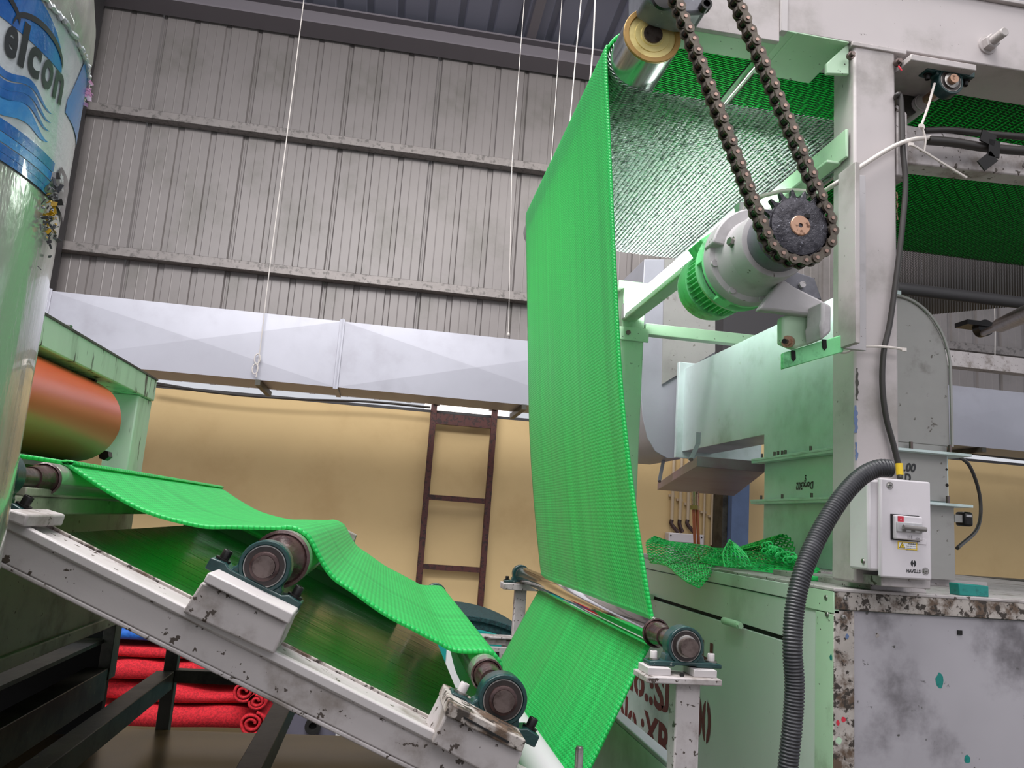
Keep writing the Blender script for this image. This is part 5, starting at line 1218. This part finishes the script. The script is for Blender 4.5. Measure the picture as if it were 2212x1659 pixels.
# ================================================================ SWITCH BOX on the post
by = 1.66
q = lambda px, py, Y=by: P(px, py, Y)
A0 = q(1903,1033); A1_ = q(2009,1040); A2_ = q(2016,1252); A3_ = q(1905,1246)
xl_, xr_ = q(1902,1140).x, q(2012,1140).x; zu, zd_ = q(1950,1036).z, q(1950,1250).z
sb = thing('switch_box', 'pale wall-mounted breaker box with a grey lever, warning sticker and black logo on the post', 'switch box', ((xl_+xr_)/2, by+.05, zd_))
box((xl_-.022,by+.012,zd_+.012), (xr_-.02,YM-.001,zu-.004)).build('back_box', 'plastic', sb, .006)
box((xl_,by,zd_), (xr_,by+.013,zu)).build('front_cover', 'plastic', sb, .004)
for px, py in ((1922,1049),(1999,1234)):
    c = q(px,py); m_ = MB(); m_.lathe(c, -EY, [(-.001,.0085),(.0005,.0085),(.0005,.007),(-.001,.0065),(.002,.005),(.0025,0)], 20); m_.build('cover_screw', 'steel', sb)
    MB().obox(c-EY*.0027, EX*.0032, EY*.0003, EZ*.0007).build('screw_slot', 'black', sb)
c = Vector((xl_-.0225,by+.03,q(1886,1214).z)); m_ = MB(); m_.lathe(c, -EX, [(0,.006),(.003,.005),(.004,0)], 16); m_.build('side_screw', 'steel', sb)
wx0, wz0 = q(1925,1112), q(1926,1164); wx1 = q(1990,1120)
box((wx0.x-.002,by-.003,wz0.z-.002), (q(1984,1120).x,by+.002,wx0.z+.002)).build('window_recess', 'dark', sb)
brk = box((wx0.x+.002,by-.012,wz0.z), (q(1986,1120).x,by+.001,wx0.z)).build('breaker_body', 'plastic', sb, .003)
box((wx0.x+.004,by-.016,q(1950,1150).z), (q(1983,1120).x,by-.011,q(1950,1128).z)).build('breaker_step', 'lgrey', brk, .002)
m_ = MB(); z_ = q(1950,1139).z; m_.cyl((q(1935,1138).x,by-.027,z_), (q(1983,1142).x,by-.027,z_-.002), .005, n=16); m_.build('lever_bar', 'mgrey', brk)
for px in (1943,1962,1981):
    box((q(px-4,1140).x,by-.0175,q(px,1149).z), (q(px+4,1140).x,by-.0155,q(px,1142).z)).build('indicator', 'mgrey', brk)
    box((q(px-3,1140).x,by-.025,z_-.003), (q(px+2,1140).x,by-.012,z_+.004)).build('lever_arm', 'lgrey', brk)
box((q(1932,1116).x,by-.0135,q(1940,1127).z), (q(1944,1116).x,by-.0122,q(1940,1115).z)).build('red_sticker', 'red', brk)
lettering('4', .007, Vector((q(1936,1124).x,by-.0140,q(1936,1124).z)), EX, EZ, 'sticker_mark', 'plastic', brk)
for px in (1954,1958,1962): MB().obox(Vector((q(px,1160).x,by-.0125,q(px,1160).z)), EX*.0005, EY*.0004, EZ*.004).build('terminal_mark', 'ink', brk)
lettering('63A', .006, Vector((q(1970,1165).x,by-.0126,q(1970,1165).z)), EX, EZ, 'rating_mark', 'ink', brk)
box((q(1981,1165).x,by-.002,q(1985,1176).z), (q(2000,1160).x,by+.0005,q(1985,1163).z)).build('cover_tab', 'plastic', sb, .001)
wa, wc = q(1939,1169), q(1981,1189)
box((wa.x,by-.0006,wc.z), (wc.x,by,wa.z)).build('warning_label_border', 'ytape', sb)
box((wa.x+.0025,by-.0009,wc.z+.002), (wc.x-.0025,by-.0005,wa.z-.002)).build('warning_label', 'brightw', sb)
tc = Vector((wa.x+.0105,by-.0012,(wa.z+wc.z)/2))
MB().prism([tc+Vector((-.0075,0,-.0058)), tc+Vector((.0075,0,-.0058)), tc+Vector((0,0,.0072))], (0,.0003,0)).build('triangle_outline', 'ink', sb, smooth=False)
MB().prism([tc+Vector((-.0060,-.0003,-.0048)), tc+Vector((.0060,-.0003,-.0048)), tc+Vector((0,-.0003,.0054))], (0,.0003,0)).build('triangle_fill', 'ytape', sb, smooth=False)
MB().prism([tc+Vector(v) for v in ((.0012,-.0007,.0032),(-.0012,-.0007,-.0004),(.0002,-.0007,-.0004),(-.0008,-.0007,-.004),(.0016,-.0007,.0004),(.0004,-.0007,.0004))], (0,.0003,0)).build('bolt_sign', 'ink', sb, smooth=False)
lettering('WARNING', .0042, Vector((wa.x+.024,by-.0012,wa.z-.0055)), EX, EZ, 'warning_text', 'ink', sb, .0001)
for i, tx_ in enumerate(('Touch while inside is','live power is carried at','before working services')): lettering(tx_, .0031, Vector((wa.x+.0195,by-.0012,wa.z-.0100-.0042*i)), EX, EZ, 'warning_text', 'ink', sb)
lettering('HAVELLS', .0100, Vector((q(1958,1236).x,by-.0006,q(1958,1236).z)), EX, EZ, 'maker_lettering', 'ink', sb, .0004, .86)
lc = q(1973,1217); lc = Vector((lc.x,by-.0006,lc.z)); b = MB()
R_ = .0062
for sgn in (1,-1):
    pts = []
    for i in range(13): a = math.radians(-78+156*i/12); pts.append(lc+Vector((sgn*R_*math.cos(a)*.95+sgn*.0006,0,R_*1.15*math.sin(a))))
    pts += [lc+Vector((sgn*.0012,0,R_*.35)), lc+Vector((sgn*.0,0,R_*.22)), lc+Vector((sgn*.0,0,-R_*.22)), lc+Vector((sgn*.0012,0,-R_*.35))]
    b.prism(pts, (0,.0004,0))
b.build('maker_logo', 'ink', sb, smooth=False)
box((P(1903,1250,by+.03).x-.006,by+.02,ZC+.014), (P(2004,1262,by+.03).x,YM+.06,ZC+.036)).build('box_foot', 'white2', cab, .002)

# ================================================================ HOSE AND CABLES
hpts = [P(1924,1012,1.62), P(1896,1012,1.62), P(1860,1030,1.62), P(1820,1072,1.61), P(1782,1130,1.60), P(1752,1190,1.585), P(1730,1250,1.57), P(1716,1320,1.56), P(1712,1400,1.55), P(1716,1480,1.55), P(1712,1560,1.55), P(1702,1660,1.55), P(1695,1760,1.55)]
hp = cat_rom(hpts, 60); hp = [Vector(p) for p in hp]
lens = [0]; 
for a, c_ in zip(hp, hp[1:]): lens.append(lens[-1]+(c_-a).length)
step = .0016; n = int(lens[-1]/step); arr = np.array([tuple(p) for p in hp]); hh = []
rad = []
HR = M(21.5, P(1716,1400,1.55))
pat = (0, .9, 1, .9, 0)   # rib profile
for i in range(n):
    s = i*step; hh.append([np.interp(s, lens, arr[:,k]) for k in range(3)]); rad.append(HR*(.90+.10*(0,1,1,0)[i % 4]))
m_ = MB(); m_.tube(hh, rad, 20)
tag(m_.build('corrugated_hose', 'hose', ang=80), 'thick black corrugated hose curving down from the breaker box past the cabinet corner', 'hose')
m_ = MB(); c = hp[0]; m_.lathe(c+Vector((.001,0,0)), EX, [(0,HR*.8),(.0005,0)], 20); o_ = m_.build('hose_opening', 'dark'); tag(o_, 'dark cut opening at the upper end of the corrugated hose', 'opening')
o_.parent = bpy.data.objects['corrugated_hose']; o_.location = Vector(WL[o_.name])-WL['corrugated_hose']; del o_['category']; del o_['label']
def cable(pxs, Y, r, m, nm, lab, cat='cable', grp=None):
    pts = [P(q[0], q[1], q[2] if len(q) > 2 else Y) for q in pxs]; m_ = MB(); m_.tube(cat_rom(pts, 10), r, 10); return tag(m_.build(nm, m, ang=80), lab, cat, grp)
cable([(1936,222,1.80),(1936,208,1.74),(1944,206,1.735),(1948,240,1.735),(1950,320,1.735),(1956,400,1.735),(1948,500,1.735),(1936,600,1.735),(1922,700,1.735),(1909,760,1.735),(1906,830,1.735),(1914,900,1.735),(1930,960,1.735),(1942,1010,1.735),(1944,1033,1.73)], 1.735, .0068, 'cable', 'power_cable', 'thin black power cable running down the white post into the breaker box')
m_ = MB(); m_.cyl(P(1942,1001,1.734), P(1944,1026,1.733), .0082, n=16); tag(m_.build('tape_wrap', 'ytape'), 'yellow tape wrapped on the black cable above the breaker box', 'tape')
cable([(1640,425,2.0),(1700,412,1.95),(1770,414,1.85),(1800,400,1.73),(1850,366,1.73),(1920,322,1.73),(1965,303,1.73),(2010,297,1.76)], 1.73, .0058, 'wcable', 'white_cable', 'white cable running from behind the sprocket across the post to the right arm')
cable([(2004,303),(2060,308),(2140,320),(2260,330)], 1.76, .012, 'cable', 'black_conduit', 'thick black sleeved cable along the right arm')
cable([(1996,282),(2050,281),(2120,288),(2260,300)], 1.80, .009, 'cable', 'black_conduit', 'thinner black cable lying over the right arm top')
MB_ = MB(); a = P(2145,330,1.745)
for u_, v_ in (((2120,292),(2148,305)),((2148,305),(2146,338)),((2146,338),(2120,358))):
    A_, B_ = P(*u_,1.742), P(*v_,1.742); d_ = (B_-A_); n_ = Vector((-d_.z,0,d_.x)).normalized(); MB_.obox((A_+B_)/2, d_/2*1.08, n_*.016, EY*.002)
tag(MB_.build('black_tape', 'black'), 'black tape strap binding the cables to the right arm', 'tape')
def zip_(pxs, Y, lab, w=.0022, grp='white cable ties'):
    t = thing('cable_tie', lab, 'cable tie', P(*pxs[-1], Y), grp); m_ = MB(); m_.tube(cat_rom([P(q[0],q[1],Y) for q in pxs], 6), w, 6); m_.build('strap', 'wcable', t)
    c = P(*pxs[0], Y); m_ = MB(); m_.obox(c, EX*.006, EY*.003, EZ*.004); m_.build('head', 'wcable', t)
zip_([(1990,272),(2005,230),(2019,180)], 1.72, 'long white cable tie sticking up from the arm toward the hanging bearing', .0032)
zip_([(1992,275),(1999,300),(1996,328)], 1.745, 'white cable tie looped around the right arm', .003)
zip_([(1968,312),(2000,330),(2040,355),(2088,384)], 1.72, 'white cable tie with its tail pointing down to the right beneath the arm', .0032)
zip_([(1952,755),(1920,750),(1870,748),(1848,752),(1826,762),(1812,760)], 1.728, 'white cable tie stretched across the post at the gear motor bracket', .003)
# ================================================================ LOOSE GREEN NET ON THE CABINET
def loose_net(name, lab, ctrl, nu, nv, r, cat='net', grp=None, kind=None):
    """ctrl: grid of world points; straight strands along u, zigzags between them"""
    C = [[np.array(p, float) for p in row] for row in ctrl]
    rows = [cat_rom(row, 12) for row in C]; m = len(rows[0]); cols = [cat_rom([rows[i][j] for i in range(len(rows))], 12) for j in range(m)]
    A = np.array(cols)      # u index, v index, 3
    def at(u, v):
        a = min(max(u, 0), 1)*(A.shape[0]-1); b_ = min(max(v, 0), 1)*(A.shape[1]-1); i = min(int(a), A.shape[0]-2); j = min(int(b_), A.shape[1]-2); fa, fb_ = a-i, b_-j
        return (A[i,j]*(1-fa)+A[i+1,j]*fa)*(1-fb_)+(A[i,j+1]*(1-fa)+A[i+1,j+1]*fa)*fb_
    b = MB()
    for k in range(nv+1):
        v = k/nv; b.tube([at(i/(nu*2), v) for i in range(nu*2+1)], r, 4, False)
        if k < nv:
            pts = [at(i/nu, (k+(.06 if i % 2 else .94))/nv)+np.array([0,0,.0012*(1 if i % 2 else -1)]) for i in range(nu+1)]; b.tube(pts, r*.9, 4, False)
    return tag(b.build(name, 'netloose', ang=80, smooth=True), lab, cat, grp, kind)
zt = ZC+.006
def T(px, py, dz=0): p = PZ(px, py, ZC+dz); return (p.x, p.y, p.z)
def V_(px, py, Y): p = P(px,py,Y); return (p.x,p.y,p.z)
# main sheet: from the left crumple, across the top, with a corner hanging over the side
back = lambda px, py, Y: V_(px, py, Y)
loose_net('loose_net', 'crumpled bright green web offcut draped over the cabinet edge, its corner hanging down',
 [[V_(1404,1215,2.75),V_(1440,1222,2.62),V_(1462,1240,2.5),V_(1485,1257,2.42),V_(1512,1270,2.36)],
  [V_(1398,1190,2.85),V_(1440,1196,2.75),V_(1475,1212,2.62),V_(1505,1228,2.5),V_(1532,1246,2.38)],
  [V_(1396,1170,2.95),V_(1445,1176,2.9),V_(1490,1192,2.75),V_(1520,1204,2.62),V_(1545,1222,2.5)],
  [V_(1412,1158,3.05),V_(1450,1170,3.0),V_(1500,1176,2.9),V_(1540,1184,2.78),V_(1570,1216,2.6)]], 34, 11, .0027)
loose_net('loose_net', 'flat middle stretch of the green web offcut lying on the cabinet top',
 [[V_(1510,1212,2.55),V_(1560,1222,2.45),V_(1620,1230,2.35),V_(1690,1238,2.25),V_(1760,1240,2.18)],
  [V_(1530,1196,2.7),V_(1575,1206,2.6),V_(1630,1212,2.45),V_(1690,1222,2.35),V_(1770,1230,2.25)],
  [V_(1540,1184,2.9),V_(1590,1186,2.8),V_(1640,1186,2.65),V_(1690,1200,2.5),V_(1765,1226,2.35)]], 32, 7, .0027)
# peak fold
loose_net('loose_net', 'small peaked fold of green web standing up in the middle of the offcut',
 [[V_(1565,1224,2.38),V_(1562,1195,2.40),V_(1576,1166,2.44)],[V_(1590,1224,2.36),V_(1588,1196,2.36),V_(1582,1170,2.40)],[V_(1622,1222,2.34),V_(1612,1200,2.34),V_(1590,1176,2.40)]], 14, 6, .0028)
# curled roll at the right
ro = []
cA = Vector(V_(1598,1196,2.75)); cB = Vector(V_(1692,1190,2.45))
for k in range(9):
    a = math.radians(-120+k*34); row = []
    for f in (0,.33,.66,1.0):
        c = cA.lerp(cB, f); rr = .022+.030*f; row.append(tuple(c+Vector((.35*math.cos(a)*rr, -.5*math.cos(a)*rr*1.2, rr*math.sin(a)))+Vector((.12*math.cos(a)*rr,0,0))))
    ro.append(row)
loose_net('loose_net', 'curled tube of green web at the right end of the offcut, beside the black hose', ro, 20, 14, .0027)
# thick crumpled edge blobs
r = random.Random(4); b = MB()
for k in range(70):
    t = r.random(); px = 1650+95*t+r.uniform(-8,8); py = 1182+44*t+r.uniform(-10,10); c = Vector(V_(px, py, 2.40-.16*t)); e = .0085*r.uniform(.6,1.2)
    pts = [c+Vector((math.cos(q)*e*1.3, r.uniform(-.2,.2)*e, math.sin(q)*e)) for q in np.linspace(0, 2*PI, 7)]; b.tube(pts, .0028, 5)
tag(b.build('loose_net_edge', 'netloose', ang=80), 'thick curly cut edge of the green web next to the black hose', 'net', None, 'stuff')
tag(box((P(1705,1238,2.08).x,2.0,ZC+.001), (P(1768,1238,2.08).x,2.05,ZC+.013)).build('web_strip', 'netloose', bevel=.003), 'short solid green strip of the web end lying next to the hose', 'net')
# hanging left curl behind the mat
